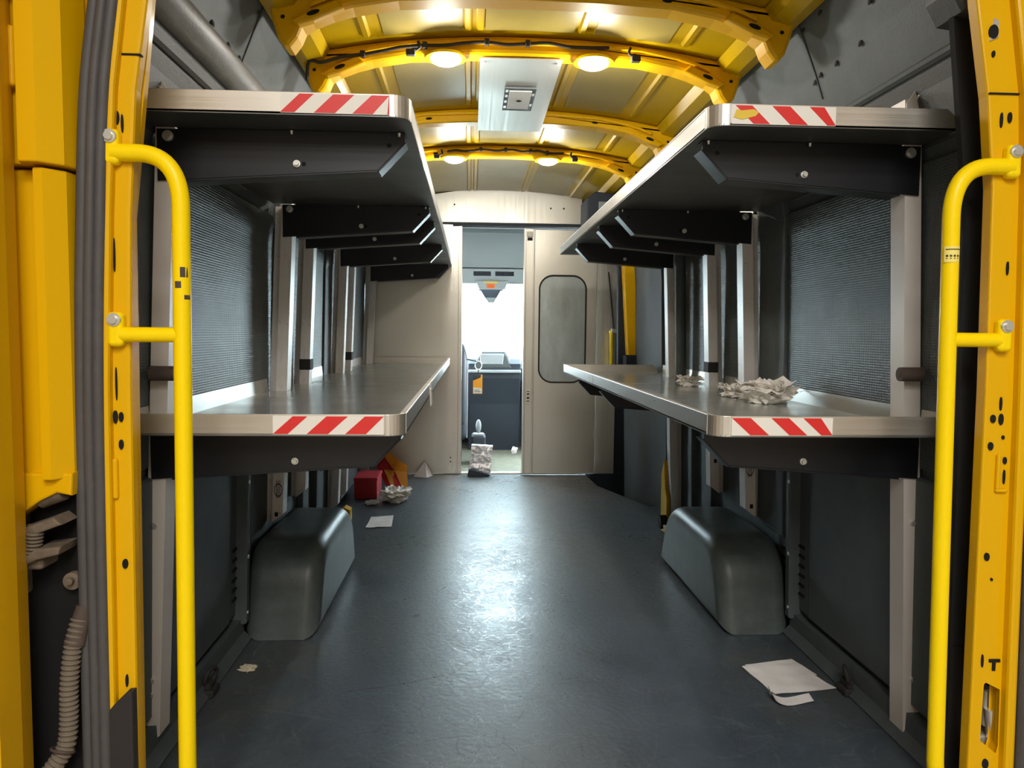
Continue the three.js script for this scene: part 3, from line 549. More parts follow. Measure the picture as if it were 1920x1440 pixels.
function post(s, d, y0, y1, opt, label) {
  const t = thing('shelf_post', label, 'post', 'aluminium shelf posts');
  const fw = d < 2 ? 0.052 : 0.068, sec = (x) => [[x, d], [x + 0.04, d], [x + 0.04, d + 0.028], [x + fw, d + 0.028], [x + fw, d + 0.032], [x + 0.036, d + 0.032], [x + 0.036, d + 0.004], [x + 0.004, d + 0.004], [x + 0.004, d + 0.06], [x, d + 0.06]];
  const g = extXD(sec(0).map(([x, z]) => [s * x, z]), 0, y1 - y0, 0.0006);
  const p = g.attributes.position;
  for (let i = 0; i < p.count; i++) { const y = p.getY(i), cut = opt.cut && y < 0.03 ? 0.03 * Math.abs(p.getX(i)) / 0.04 : 0; p.setXYZ(i, p.getX(i) + s * postX(y + y0, d), y + y0 + (opt.cut ? 0.03 - cut > 0 && y < 0.03 ? 0.03 - cut : 0 : 0), p.getZ(i)); }
  g.computeVertexNormals();
  obj('post_channel', g, opt.head ? M.postClean : M.post, t);
  if (opt.head) {                                                   // angled head plate above the upper shelf
    const x = postX(y1, d);
    obj('head_plate', extXY([[s * (x + 0.002), y1 - 0.05], [s * (x + 0.05), y1 - 0.05], [s * (x + 0.05), y1 + 0.035], [s * (x + 0.03), y1 + 0.03], [s * (x + 0.002), y1 - 0.01]], d - 0.004, d - 0.0005, 0.001), M.post, t);
    obj('head_bolt', [cyl([s * (x + 0.034), y1 + 0.006, -(d - 0.004)], [s * (x + 0.034), y1 + 0.006, -(d - 0.014)], 0.01, 0.009, 8)], M.zinc, t);
  }
  if (opt.bumper) {
    const y = opt.bumper, x = postX(y, d);
    obj('rubber_bumper', [cyl([s * (x + 0.03), y, -(d - 0.022)], [s * (x - 0.024), y, -(d - 0.022)], 0.017, 0.0165, 20), cyl([s * (x - 0.026), y, -(d - 0.022)], [s * (x - 0.023), y, -(d - 0.022)], 0.006, 0.006, 10)], M.bumper, t);
  }
  if (opt.band) { const y = opt.band, x = postX(y, d); obj('black_band', bx(s * (x - 0.002), s * (x + 0.042), y - 0.022, y + 0.022, d - 0.002, d + 0.062, 0.001), M.rubber, t); }
  for (const y of opt.bolts || []) { const x = postX(y, d) + 0.022; obj('bolt', cyl([s * x, y, -(d + 0.001)], [s * x, y, -(d - 0.007)], 0.0065, 0.0055, 8), M.zinc, t); }
  for (const y of opt.slots || []) { const x = postX(y, d) + 0.024; obj('slot', bx(s * x - 0.006, s * x + 0.006, y - 0.008, y + 0.008, d - 0.0008, d + 0.001, 0.0004), M.hole, t); }
  if (opt.mark) {
    const y = opt.mark, x = s * (postX(y, d) + 0.02);
    const rg = new THREE.Group(); const parts = [new THREE.TorusGeometry(0.014, 0.0013, 5, 24).scale(1, 1.6, 0.5).translate(x, y, -(d - 0.0005))];
    for (const o of [-0.006, 0, 0.006]) parts.push(bx(x + o - 0.001, x + o + 0.001, y - 0.03, y + 0.035, d - 0.0009, d + 0.0005));
    obj('printed_mark', parts, M.rubber, t);
  }
  return t;
}
post(-1, 1.78, 0.02, 1.52, { head: true, bumper: 0.9, bolts: [0.55, 0.185, 0.15], cut: true }, 'aluminium shelf post by the rear door on the driver side, with rubber bumper');
post(-1, 2.80, 0.30, 1.44, { cut: true, mark: 0.42, slots: [0.33] }, 'aluminium post on the driver side wheel arch with a round printed mark');
post(-1, 3.18, 0.31, 1.44, { cut: true, band: 0.86, slots: [0.55, 0.50] }, 'black banded aluminium post above the driver side wheel arch');
post(-1, 4.02, 0.06, 1.44, { cut: true, mark: 0.33 }, 'aluminium post with a round printed mark, by the yellow foot cap');
post(-1, 4.28, 0.07, 1.44, { cut: true, band: 0.86, slots: [0.34, 0.27] }, 'black banded aluminium post beside the red box');
post(-1, 5.20, 0.03, 1.44, {}, 'aluminium shelf post in the corner against the partition');
post(1, 1.78, 0.02, 1.55, { head: true, bumper: 0.91, bolts: [0.55, 0.16] }, 'aluminium shelf post by the rear door on the passenger side, with rubber bumper');
post(1, 2.78, 0.32, 1.44, { cut: true, mark: 0.5, slots: [0.36] }, 'aluminium post on the passenger side wheel arch with a round printed mark');
post(1, 3.20, 0.32, 1.44, { cut: true, band: 0.86, slots: [0.52, 0.46] }, 'black banded aluminium post beside the tissue scraps');
post(1, 3.86, 0.06, 1.44, {}, 'aluminium shelf post beside the round grey conduit');
{
  const f = tag(obj('foot_cap', extXY([[-0.862, 0.0], [-0.80, 0.0], [-0.80, 0.06], [-0.83, 0.075], [-0.862, 0.05]], 4.015, 4.085, 0.002), M.yellow), 'yellow foot cap under an aluminium post behind the wheel arch', 'foot cap');
}

function bracket(s, d, base, label, xi, full) {
  const t = thing('shelf_bracket', label, 'bracket', 'black steel shelf brackets');
  const xo = postX(base - 0.05, d) + 0.034, xf = postX(base - 0.05, d) - 0.012, H = 0.118, xt = xi + 0.02;
  const pl = [[s * xt, base - 0.004], [s * xo, base - 0.004], [s * xo, base - H], [s * (xt + 0.06), base - 0.085], [s * xt, base - 0.022]];
  const dp = d - 0.0055;                                           // plate on the rear face of its post
  obj('plate', extXY(pl, dp, dp + 0.004, 0.0008), M.blackSteel, t);
  obj('top_flange', bx(s * xt, s * xf, base - 0.006, base - 0.0015, dp, dp + 0.04, 0.001), M.blackSteel, t);
  const a = Math.atan2(H - 0.085, xo - xt - 0.06);
  obj('bottom_flange', extXY([[s * (xt + 0.06), base - 0.085], [s * xf, base - H + 0.003], [s * xf, base - H - 0.001], [s * (xt + 0.06), base - 0.089]], dp, dp + 0.06, 0.0008), M.blackSteel, t);
  obj('nose_flange', extXY([[s * xt, base - 0.022], [s * (xt + 0.06), base - 0.085], [s * (xt + 0.058), base - 0.089], [s * (xt - 0.003), base - 0.024]], dp, dp + 0.06, 0.0008), M.blackSteel, t);
  const bolt = (x, y, r) => obj('bolt', [cyl([s * x, y, -dp], [s * x, y, -(dp - 0.004)], r * 1.35, r * 1.35, 16), cyl([s * x, y, -(dp - 0.003)], [s * x, y, -(dp - 0.011)], r, r * 0.9, 8)], M.zinc, t);
  bolt(xi + 0.26, base - 0.075, 0.006);
  if (full) {
    bolt(xo - 0.025, base - 0.02, 0.009);
    obj('spare_hole', cyl([s * (xi + 0.245), base - 0.075, -(dp - 0.0006)], [s * (xi + 0.245), base - 0.075, -dp], 0.005, 0.005, 12), M.hole, t);
    obj('spare_hole', cyl([s * (xt + 0.035), base - 0.03, -(dp - 0.0006)], [s * (xt + 0.035), base - 0.03, -dp], 0.005, 0.005, 12), M.hole, t);
    for (const x of [xt + 0.012, xi + 0.27]) obj('screw', cyl([s * x, base - 0.004, -(dp - 0.006)], [s * x, base - 0.012, -(dp - 0.006)], 0.004, 0.003, 8), M.zinc, t);
  }
}
const BL = [[1.78, 'by the rear door'], [2.80, 'second from the rear door'], [3.18, 'third from the rear door'], [4.02, 'fourth from the rear door'], [5.20, 'at the partition']];
for (const [d, w] of BL) { bracket(-1, d, HIGH, `black steel bracket under the upper driver side shelf, ${w}`, 0.306, d < 3); }
for (const [d, w] of [[1.78, 'by the rear door'], [5.20, 'at the partition']]) bracket(-1, d, LOW, `black steel bracket under the lower driver side shelf, ${w}`, 0.316, false);
for (const [d, w] of [[1.78, 'by the rear door'], [2.78, 'second from the rear door'], [3.20, 'third from the rear door'], [3.86, 'fourth from the rear door']]) {
  bracket(1, d, HIGH, `black steel bracket under the upper passenger side shelf, ${w}`, 0.334, d < 3);
  if (d !== 2.78) bracket(1, d, LOW, `black steel bracket under the lower passenger side shelf, ${w}`, 0.356, false);
}

// ---------------------------------------------------------------- wheel arches, tie-downs, upper ducts
for (const s of [-1, 1]) {
  const sh = new THREE.Shape();
  sh.moveTo(2.455, 0); sh.lineTo(2.485, 0.16); sh.bezierCurveTo(2.50, 0.25, 2.56, 0.3, 2.66, 0.3); sh.lineTo(3.0, 0.3); sh.bezierCurveTo(3.12, 0.3, 3.18, 0.25, 3.23, 0.18); sh.lineTo(3.32, 0); sh.closePath();
  const g = extDY(sh, s * 0.652, s * 0.903, 0.055, 8);
  const p = g.attributes.position;
  for (let i = 0; i < p.count; i++) { const y = p.getY(i), x = p.getX(i); if (y < 0.001) p.setY(i, 0.001); if (Math.abs(x) < 0.78) p.setX(i, x - s * 0.03 * (1 - clamp(y / 0.3, 0, 1)) * (Math.abs(x) < 0.72 ? -0.4 : 0)); }
  const m = obj('wheel_arch', toCreasedNormals(g, 0.7), M.arch);
  tag(m, s < 0 ? 'moulded grey wheel arch cover on the driver side' : 'moulded grey wheel arch cover on the passenger side', 'wheel arch');
}
for (const [s, d] of [[-1, 2.09], [1, 2.04]]) {
  const t = thing('tie_down_ring', s < 0 ? 'black lashing ring on the driver side floor rail' : 'black lashing ring on the passenger side floor rail, by the papers', 'lashing ring');
  const x = s * 0.883;
  obj('base', [bx(x - 0.018, x + 0.018, 0.0, 0.022, d - 0.03, d + 0.03, 0.006), cyl([x, 0.03, -d + 0.02], [x, 0.03, -d - 0.02], 0.009, 0.009, 12)], M.rubber, t);
  obj('ring', new THREE.TorusGeometry(0.024, 0.006, 8, 24).rotateY(Math.PI / 2 - 0.3).rotateZ(s * 0.25).translate(x - s * 0.002, 0.052, -d), M.rubber, t);
}
{
  const t = thing('wall_duct', 'long grey rounded duct along the top of the driver side wall', 'duct');
  const sec = new THREE.Shape(); sec.absellipse(-0.806, 1.672, 0.026, 0.042, 0, Math.PI * 2, false, -0.4);
  obj('duct_body', toCreasedNormals(extXY(sec, 1.46, 2.75, 0.004), 0.9), std({ map: rep(blotch([0.42, 0.42, 0.42], 0.14, 6, 37), 2), roughness: 0.45, bumpMap: rep(grainT, 5), bumpScale: 0.0005 }), t);
  obj('mounting_strip', wallPatch(-1, 1.60, 1.64, 1.46, 2.75, 0.014), M.linerBlack, t);
  const u = thing('corner_cover', 'black plastic cover box at the top of the passenger side wall', 'cover');
  obj('cover_body', extXY([[0.742, 1.665], [0.765, 1.625], [0.81, 1.62], [0.822, 1.635], [0.755, 1.82], [0.735, 1.82]], 1.47, 1.57, 0.01), M.linerBlack, u);
  const b = thing('air_box', 'dark navy box high on the wall above the sliding door', 'box');
  obj('box_body', extXY([[0.53, 1.63], [0.82, 1.63], [0.785, 1.74], [0.70, 1.85], [0.58, 1.86], [0.53, 1.82]], 4.72, 5.0, 0.006), M.navy, b);
  obj('face_plate', bx(0.60, 0.70, 1.66, 1.80, 4.712, 4.722, 0.004), M.cabGrey, b);
  const h = thing('pull_handle', 'slim yellow pull handle beside the partition', 'handle');
  obj('grip', tube([[0.80, 0.62, -5.33], [0.80, 0.64, -5.30], [0.80, 0.98, -5.30], [0.80, 1.0, -5.31], [0.80, 1.01, -5.34]], 0.011, 60), M.handle, h);
  obj('stay_wire', cyl([0.82, 1.01, -5.31], [0.775, 1.42, -5.31], 0.005, 0.005, 8), M.rubber, h);
  obj('stay_clip', bx(0.80, 0.835, 1.0, 1.03, 5.29, 5.33, 0.004), M.zinc, h);
}

// ---------------------------------------------------------------- ceiling plate, dome lights, wiring
{
  const t = thing('ceiling_plate', 'wide bare aluminium plate screwed between two roof ribs', 'plate');
  const g = new THREE.BoxGeometry(0.275, 0.003, 0.84, 1, 1, 1);
  g.rotateX(-Math.atan2(0.02, 0.84)).translate(-0.0125, 1.892, -3.02);
  obj('plate_sheet', g, M.partition, t);
  const fr = obj('label_frame', [bx(-0.055, 0.06, 1.8845, 1.8895, 2.86, 3.14)], M.linerUp, t);
  obj('label_plate', bx(-0.038, 0.045, 1.882, 1.886, 2.885, 3.11, 0.001), M.white, fr);
  obj('label_emblem', new THREE.CylinderGeometry(0.011, 0.011, 0.003, 4).translate(0.003, 1.8815, -3.0), M.hole, fr);
  for (const [x, z] of [[-0.047, 2.89], [-0.047, 2.95], [-0.047, 3.02], [-0.047, 3.09], [0.052, 2.93], [0.052, 3.06]]) obj('label_foil', bx(x - 0.005, x + 0.005, 1.8835, 1.886, z - 0.014, z + 0.014, 0.001), M.zinc, fr);
  for (const x of [-0.14, 0.115]) obj('screw', cyl([x, 1.905, -2.63], [x, 1.893, -2.63], 0.006, 0.007, 10), M.zinc, t);
}
const LAMPS = [[-0.262, 2.60, 'near rear lamp'], [0.226, 2.60, ''], [-0.266, 4.07, ''], [0.222, 4.07, '']];
const lampLabels = ['round dome light on the second roof rib, driver side end of the plate', 'round dome light on the second roof rib, passenger side end of the plate', 'round dome light on the roof rib by the partition, driver side', 'round dome light on the roof rib by the partition, passenger side'];
LAMPS.forEach(([x, d], i) => {
  const t = thing('dome_light', lampLabels[i], 'light', 'dome lights on the roof ribs');
  const y = 1.903;
  obj('housing', new THREE.CylinderGeometry(0.058, 0.066, 0.012, 32).translate(x, y - 0.004, -d), M.handle, t);  // yellow stands in for the glow round the lens
  const lens = new THREE.SphereGeometry(0.052, 28, 10, 0, Math.PI * 2, Math.PI / 2, Math.PI / 2).scale(1, 0.42, 1).translate(x, y - 0.009, -d);
  obj('lens', lens, M.lamp, t);
  const l = new THREE.PointLight(new THREE.Color(1.0, 0.97, 0.9), DOME_LIGHT, 0, 2);
  l.position.set(x, y - 0.036, -d); l.shadow.radius = 2.2; l.castShadow = true; l.name = 'dome_bulb';
  t.add(l);
});
function harness(d, label, x0, x1) {
  const t = thing('wiring_harness', label, 'cable', 'black cables along the roof ribs');
  const pts = [];
  for (let i = 0; i <= 14; i++) { const x = x0 + (x1 - x0) * i / 14; pts.push([x, roofY(x) - 0.034 - 0.02 * Math.pow(Math.abs(x) / 0.72, 3) + 0.004 * Math.sin(i * 1.9), -(d - 0.012 - 0.003 * Math.cos(i * 2.3))]); }
  if (x0 < -0.5) pts.unshift([x0 - 0.035, 1.86, -(d - 0.014)], [x0 - 0.045, 1.80, -(d - 0.01)]), pts.sort((a, b) => a[0] - b[0]);
  obj('cable', tube(pts, 0.0055, 140, 8), M.rubber, t);
  for (const k of [4, 7, 10, 12]) { const p = pts[Math.min(k, pts.length - 1)]; obj('cable_clip', bx(p[0] - 0.008, p[0] + 0.008, p[1] - 0.009, p[1] + 0.011, -p[2] - 0.008, -p[2] + 0.012, 0.003), M.rubber, t); }
  for (const [x, q] of [[x0 < -0.5 ? -0.37 : -0.35, 1], [0.36, -1]]) obj('connector', [tube([[x + q * 0.02, 1.93, -(d - 0.015)], [x + q * 0.025, 1.91, -(d - 0.02)], [x, 1.895, -(d - 0.02)]], 0.0045, 20, 8), bx(x - 0.018, x + 0.012, 1.883, 1.902, d - 0.032, d - 0.008, 0.004)], M.rubber, t);
}
harness(2.57, 'black clipped cable along the second roof rib', -0.66, 0.27);
harness(4.04, 'black clipped cable along the roof rib by the partition', -0.30, 0.30);

// ---------------------------------------------------------------- cab beyond the doorway
{
  const c = struct('cab_shell', 'cab of the van seen through the partition doorway', 'cab');
  obj('cab_floor', bx(-1.0, 1.0, -0.06, 0.0, 5.40, 7.1), M.cabMat, c);
  obj('cab_roof', bx(-0.95, 0.95, 1.78, 1.84, 5.38, 6.2), M.cabGrey, c);
  obj('bulkhead_lining', extXY([[-0.9, 1.0], [0.9, 1.0], [0.9, 1.06], [-0.9, 1.06]].map(([x, y]) => [x, y + 0.44]), 6.08, 6.14), M.cabGrey, c);
  obj('headliner', extDY([[5.9, 1.75], [6.02, 1.50], [6.1, 1.48], [6.12, 1.80], [5.9, 1.80]], -0.9, 0.9), M.cabGrey, c);
  for (const s of [-1, 1]) {
    obj('cab_side', bx(s * 0.93, s * 1.0, -0.3, 0.75, 5.38, 7.0), M.cabDark, c);
    obj('cab_side', bx(s * 0.93, s * 1.0, 0.75, 1.80, 5.38, 5.62), M.cabDark, c);
    obj('side_header', bx(s * 0.93, s * 1.0, 1.42, 1.80, 5.6, 6.3), M.cabDark, c);
    obj('screen_pillar', cyl([s * 0.93, 0.75, -7.0], [s * 0.86, 1.45, -6.3], 0.05, 0.05, 12), M.cabDark, c);
  }
  obj('kick_panel', bx(-0.95, 0.95, -0.06, 0.62, 6.95, 7.05), M.cabDark, c);
  const w = struct('window_1', 'bright windscreen beyond the cab doorway', 'window');
  obj('windscreen_pane', extDY([[7.0, 0.72], [7.006, 0.72], [6.246, 1.50], [6.24, 1.50]], -0.92, 0.92), M.glass, w);

  const o = thing('overhead_console', 'grey overhead console with two open trays above the windscreen', 'console');
  const body = roundRect(-0.32, 0.38, 1.375, 1.49, 0.012);
  for (const [a, b] of [[-0.155, -0.02], [0.015, 0.16]]) body.holes.push(new THREE.Path(roundRect(a, b, 1.435, 1.47, 0.004).getPoints(4).reverse()));
  obj('console_face', extXY(body, 6.02, 6.06, 0.003), M.cabLight, o);
  obj('tray_back', bx(-0.31, 0.37, 1.40, 1.485, 6.062, 6.075), M.cabDark, o);
  const vis = obj('lower_flap', extXY([[-0.11, 1.33], [0.09, 1.33], [0.115, 1.395], [-0.14, 1.395]], 6.0, 6.03, 0.003), M.cabLight, o);
  obj('warning_label', bx(-0.052, 0.01, 1.338, 1.372, 5.997, 6.0), std({ color: '#e0702a', roughness: 0.6 }), vis);
  obj('warning_label', bx(-0.075, 0.035, 1.378, 1.389, 5.997, 6.0), std({ color: '#cdb23a', roughness: 0.6 }), vis);
  for (let k = 0; k < 3; k++) obj('label_line', bx(-0.045, 0.003, 1.344 + k * 0.008, 1.347 + k * 0.008, 5.9955, 5.997), std({ color: '#9a3a18', roughness: 0.6 }), vis);
  const m = thing('rearview_mirror', 'dark wedge shaped mirror bracket hanging before the windscreen', 'mirror');
  obj('bracket_frame', extXY([[-0.115, 1.325], [-0.098, 1.325], [-0.055, 1.255], [-0.035, 1.235], [0.005, 1.235], [0.022, 1.255], [0.063, 1.325], [0.08, 1.325], [0.08, 1.335], [-0.115, 1.335]].slice(0), 6.10, 6.13, 0.002), M.cabDark, m);
  obj('sensor_housing', extXY([[-0.06, 1.27], [0.03, 1.27], [0.008, 1.23], [-0.038, 1.23]], 6.08, 6.10, 0.002), M.cabGrey, m);

  const d = thing('dashboard', 'dark dashboard with a raised instrument hood below the windscreen', 'dashboard');
  const prof = [[6.35, 0.60], [6.33, 0.70], [6.40, 0.765], [6.6, 0.79], [6.98, 0.76], [6.98, 0.52], [6.5, 0.52]];
  obj('dash_body', extDY(prof, -0.93, 0.93, 0.01), M.cabDark, d);
  obj('centre_hood', extXY([[-0.16, 0.70], [0.17, 0.70], [0.14, 0.80], [0.11, 0.845], [-0.08, 0.845], [-0.11, 0.80]], 6.30, 6.6, 0.02), std({ color: '#4a5153', roughness: 0.55 }), d);
  obj('centre_stack', extDY([[6.32, 0.62], [6.30, 0.74], [6.34, 0.78], [6.6, 0.80], [6.6, 0.0], [6.48, 0.0], [6.40, 0.4]], -0.19, 0.24, 0.01), M.cabDark, d);
  obj('display_rim', extXY([[-0.09, 0.735], [0.09, 0.735], [0.10, 0.82], [-0.10, 0.82]], 6.285, 6.30, 0.006), M.cabLight, d);
  obj('lower_trim', bx(-0.19, 0.24, 0.665, 0.69, 6.28, 6.34, 0.008), M.cabLight, d);

  const s = thing('driver_seat', 'dark driver seat at the edge of the doorway with pale piping', 'seat');
  obj('backrest', bx(-0.68, -0.205, 0.30, 0.92, 5.62, 5.76, 0.05), M.cabDark, s);
  obj('cushion', bx(-0.68, -0.205, 0.18, 0.36, 5.70, 6.22, 0.05), M.cabDark, s);
  obj('seat_base', bx(-0.64, -0.24, 0.0, 0.2, 5.72, 6.15, 0.01), M.cabDark, s);
  obj('headrest', bx(-0.56, -0.32, 0.94, 1.12, 5.63, 5.73, 0.04), M.cabDark, s);
  obj('piping', tube([[-0.225, 0.9, -5.63], [-0.203, 0.82, -5.62], [-0.198, 0.6, -5.615], [-0.198, 0.36, -5.615], [-0.2, 0.22, -5.66]], 0.006, 60, 8), M.cabLight, s);

  const kt = thing('hanging_tag', 'orange and white tag hanging from a ring by the seat', 'tag');
  obj('ring', new THREE.TorusGeometry(0.024, 0.0035, 8, 24).scale(1, 1.25, 1).translate(-0.117, 0.757, -5.56), M.zinc, kt);
  obj('cord', tube([[-0.117, 0.73, -5.56], [-0.117, 0.71, -5.562], [-0.117, 0.69, -5.56]], 0.004, 16, 6), M.rubber, kt);
  obj('hook_arm', cyl([-0.198, 0.80, -5.60], [-0.117, 0.785, -5.56], 0.005, 0.005, 8), M.cabDark, kt);
  const tb = obj('tag_card', extXY([[-0.155, 0.552], [-0.088, 0.552], [-0.088, 0.692], [-0.155, 0.692]], 5.556, 5.562, 0.0015), M.orange, kt);
  obj('tag_top', extXY([[-0.155, 0.648], [-0.10, 0.672], [-0.097, 0.694], [-0.155, 0.694]], 5.553, 5.556), M.cabDark, tb);
  obj('tag_print', extXY([[-0.151, 0.556], [-0.092, 0.556], [-0.092, 0.59], [-0.151, 0.60]], 5.554, 5.556), M.white, tb);
  obj('tag_line', [bx(-0.145, -0.10, 0.566, 0.570, 5.5525, 5.554), bx(-0.145, -0.11, 0.578, 0.581, 5.5525, 5.554)], M.bumper, tb);

  const lv = thing('parking_brake', 'black lever housing with a pale oval grip beside the seat', 'lever');
  obj('lever_housing', bx(-0.165, -0.055, 0.0, 0.22, 5.75, 5.95, 0.02), M.cabDark, lv);
  obj('lever_grip', new THREE.SphereGeometry(0.028, 18, 14).scale(0.75, 1.9, 0.75).translate(-0.11, 0.285, -5.80), M.cabLight, lv);
  obj('lever_collar', bx(-0.15, -0.072, 0.218, 0.232, 5.76, 5.85, 0.004), M.cabLight, lv);
}

// ---------------------------------------------------------------- litter
function crumple(name, label, cx, cy, cd, sx, sy, sz, det, k, mat, sd, category = 'paper') {
  const g = new THREE.IcosahedronGeometry(1, det), p = g.attributes.position, v = V3(0, 0, 0);
  for (let i = 0; i < p.count; i++) {
    v.fromBufferAttribute(p, i);
    const a = Math.abs(noise.noise(v.x * 1.7 + sd, v.y * 1.7, v.z * 1.7)), b = Math.abs(noise.noise(v.x * 4 + sd, v.y * 4 + 9, v.z * 4)), c = Math.abs(noise.noise(v.x * 9 + sd, v.y * 9, v.z * 9 + 4));
    v.multiplyScalar(1 + k * (a * 1.6 + b * 0.9 + c * 0.5 - 0.6));
    p.setXYZ(i, cx + v.x * sx, Math.max(cy + sy + v.y * sy, cy + 0.001), -cd + v.z * sz);
  }
  g.computeVertexNormals();
  return tag(obj(name, g, mat), label, category);
}
function sheet(name, label, pts, y, amp, mat, sd, category = 'paper') {   // flat sheet with curled edges, outline in (x, d)
  const s = shapeOf(pts), g0 = new THREE.ShapeGeometry(s);
  let xs = pts.map((q) => q[0]), ds = pts.map((q) => q[1]);
  const n = 14, pos = [], idx = [], P = (u, v) => { const a = pts, l = (A, B, t) => [A[0] + (B[0] - A[0]) * t, A[1] + (B[1] - A[1]) * t]; const q = l(l(a[0], a[1], u), l(a[3], a[2], u), v); return q; };
  for (let j = 0; j <= n; j++) for (let i = 0; i <= n; i++) { const [x, d] = P(i / n, j / n); pos.push(x, y + 0.002 + amp * Math.max(0, noise.noise(i * 0.22 + sd, j * 0.22, sd) + 0.25), -d); }
  for (let j = 0; j < n; j++) for (let i = 0; i < n; i++) { const a = j * (n + 1) + i; idx.push(a, a + 1, a + n + 2, a, a + n + 2, a + n + 1); }
  const g = new THREE.BufferGeometry(); g.setAttribute('position', new THREE.Float32BufferAttribute(pos, 3)); g.setIndex(idx); g.computeVertexNormals();
  const top = prep(g), bot = top.clone().translate(0, -0.0008, 0);
  return tag(obj(name, [top, bot], mat), label, category);
}
M.paper.side = M.tissue.side = THREE.DoubleSide;
// tissue: bent, ruffled flaps of one sheet bunched round a middle
function tissue(name, label, cx, cy, cd, R, H, n, sd) {
  const parts = [];
  for (let f = 0; f < n; f++) {
    const az = f / n * 6.283 + noise.noise(f * 1.7, sd, 1) * 0.9, tilt = 0.5 + 0.9 * Math.abs(noise.noise(f * 2.3, sd, 7)) + (f % 3) * 0.28, L = R * (0.75 + 0.6 * Math.abs(noise.noise(f * 3.1, sd, 3))), W = R * (0.5 + 0.4 * Math.abs(noise.noise(f * 1.3, sd, 5)));
    const N = 9, pos = [], idx = [];
    for (let j = 0; j <= N; j++) for (let i = 0; i <= N; i++) {
      const u = (i / N - 0.5) * 2, v = j / N, k = noise.noise(u * 1.6 + f * 5 + sd, v * 2.2, f) * 0.35 + noise.noise(u * 4 + f, v * 4.5, sd) * 0.22;
      const out = v * L * Math.cos(tilt * (1 - v * 0.35)), up = v * L * Math.sin(tilt) * (1.15 - 0.5 * v) + k * R * 0.55 * (0.3 + v), w = u * W * (0.35 + 0.9 * v) * (1 + 0.25 * k);
      const x = Math.cos(az) * out - Math.sin(az) * w, z = Math.sin(az) * out + Math.cos(az) * w;
      pos.push(cx + x, Math.max(cy + 0.002, cy + 0.01 + Math.min(up, H)), -cd + z * 1.15);
    }
    for (let j = 0; j < N; j++) for (let i = 0; i < N; i++) { const q = j * (N + 1) + i; idx.push(q, q + 1, q + N + 2, q, q + N + 2, q + N + 1); }
    const g = new THREE.BufferGeometry(); g.setAttribute('position', new THREE.Float32BufferAttribute(pos, 3)); g.setIndex(idx); g.computeVertexNormals();
    parts.push(toCreasedNormals(g, 0.6));
  }
  const core = new THREE.IcosahedronGeometry(1, 4), p = core.attributes.position, v = V3(0, 0, 0);
  for (let i = 0; i < p.count; i++) { v.fromBufferAttribute(p, i); v.multiplyScalar(1 + 1.1 * (Math.abs(noise.noise(v.x * 2.6 + sd, v.y * 2.6, v.z * 2.6)) + 0.6 * Math.abs(noise.noise(v.x * 6, v.y * 6 + sd, v.z * 6)) - 0.35)); p.setXYZ(i, cx + v.x * R * 0.62, Math.max(cy + 0.001, cy + H * 0.36 + v.y * H * 0.5), -cd + v.z * R * 0.7); }
  core.deleteAttribute('uv'); core.computeVertexNormals(); parts.push(core);
  return tag(obj(name, parts, M.tissue), label, name === 'napkin' ? 'napkin' : 'tissue');
}
tissue('crumpled_tissue', 'large crumpled white tissue lying on the lower passenger side shelf', 0.775, LOW + 0.005, 2.42, 0.098, 0.085, 19, 3.1);
tissue('tissue_tail', 'twisted tail of white tissue beside the large crumpled tissue', 0.755, LOW + 0.005, 2.64, 0.065, 0.045, 10, 6.4);
tissue('tissue_scrap', 'small torn tissue scrap beside the black banded post on the shelf', 0.745, LOW + 0.005, 3.18, 0.06, 0.04, 8, 8.8);
sheet('paper_sheet', 'white folded paper sheet on the floor by the lashing ring', [[0.645, 2.21], [0.675, 2.03], [0.865, 2.06], [0.815, 2.225]], 0.001, 0.004, M.paper, 2.2);
sheet('paper_sheet', 'second white sheet peeping out from under the folded sheet', [[0.66, 2.225], [0.70, 2.15], [0.85, 2.15], [0.82, 2.26]], 0.0002, 0.002, M.paper, 5.2);
{
  const P = [], ar = [[0.655, 0.006, 2.015], [0.648, 0.028, 1.99], [0.655, 0.012, 1.972], [0.68, 0.003, 1.965], [0.765, 0.004, 1.985]];
  const crv = new THREE.CatmullRomCurve3(ar.map(([x, y, d]) => V3(x, y, -d))), pos = [], idx = [];
  for (let i = 0; i <= 24; i++) { const q = crv.getPointAt(i / 24); pos.push(q.x, q.y + 0.002, q.z, q.x + 0.006, q.y + 0.002 + (i < 6 ? 0.001 : 0.0), q.z - 0.045 * (i < 6 ? 0.4 + i * 0.1 : 1)); if (i < 24) idx.push(i * 2, i * 2 + 2, i * 2 + 1, i * 2 + 1, i * 2 + 2, i * 2 + 3); }
  const g = new THREE.BufferGeometry(); g.setAttribute('position', new THREE.Float32BufferAttribute(pos, 3)); g.setIndex(idx); g.computeVertexNormals();
  const a = prep(g); tag(obj('paper_strip', [a, a.clone().translate(0, -0.0007, 0)], M.paper), 'narrow curled paper strip in front of the folded sheet', 'paper');
}
sheet('paper_slip', 'small white paper slip lying on the floor before the red box', [[-0.70, 4.10], [-0.70, 3.87], [-0.572, 3.90], [-0.585, 4.13]], 0.001, 0.006, M.paper, 7.7);
tissue('napkin', 'crumpled white napkin on the floor next to the red box', -0.61, 0.0, 4.5, 0.1, 0.09, 15, 12.3);
crumple('paper_flake', 'pale torn paper flake on the floor in front of the wheel arch', -0.825, 0.0, 2.245, 0.022, 0.004, 0.022, 3, 0.6, std({ color: '#d9cdb0', roughness: 0.9 }), 15.3);
crumple('paper_flake', 'crumpled yellowish paper by the yellow foot near the sliding door', 0.82, 0.0, 3.72, 0.03, 0.022, 0.06, 3, 0.6, std({ color: '#e4d89a', roughness: 0.9 }), 18.3);
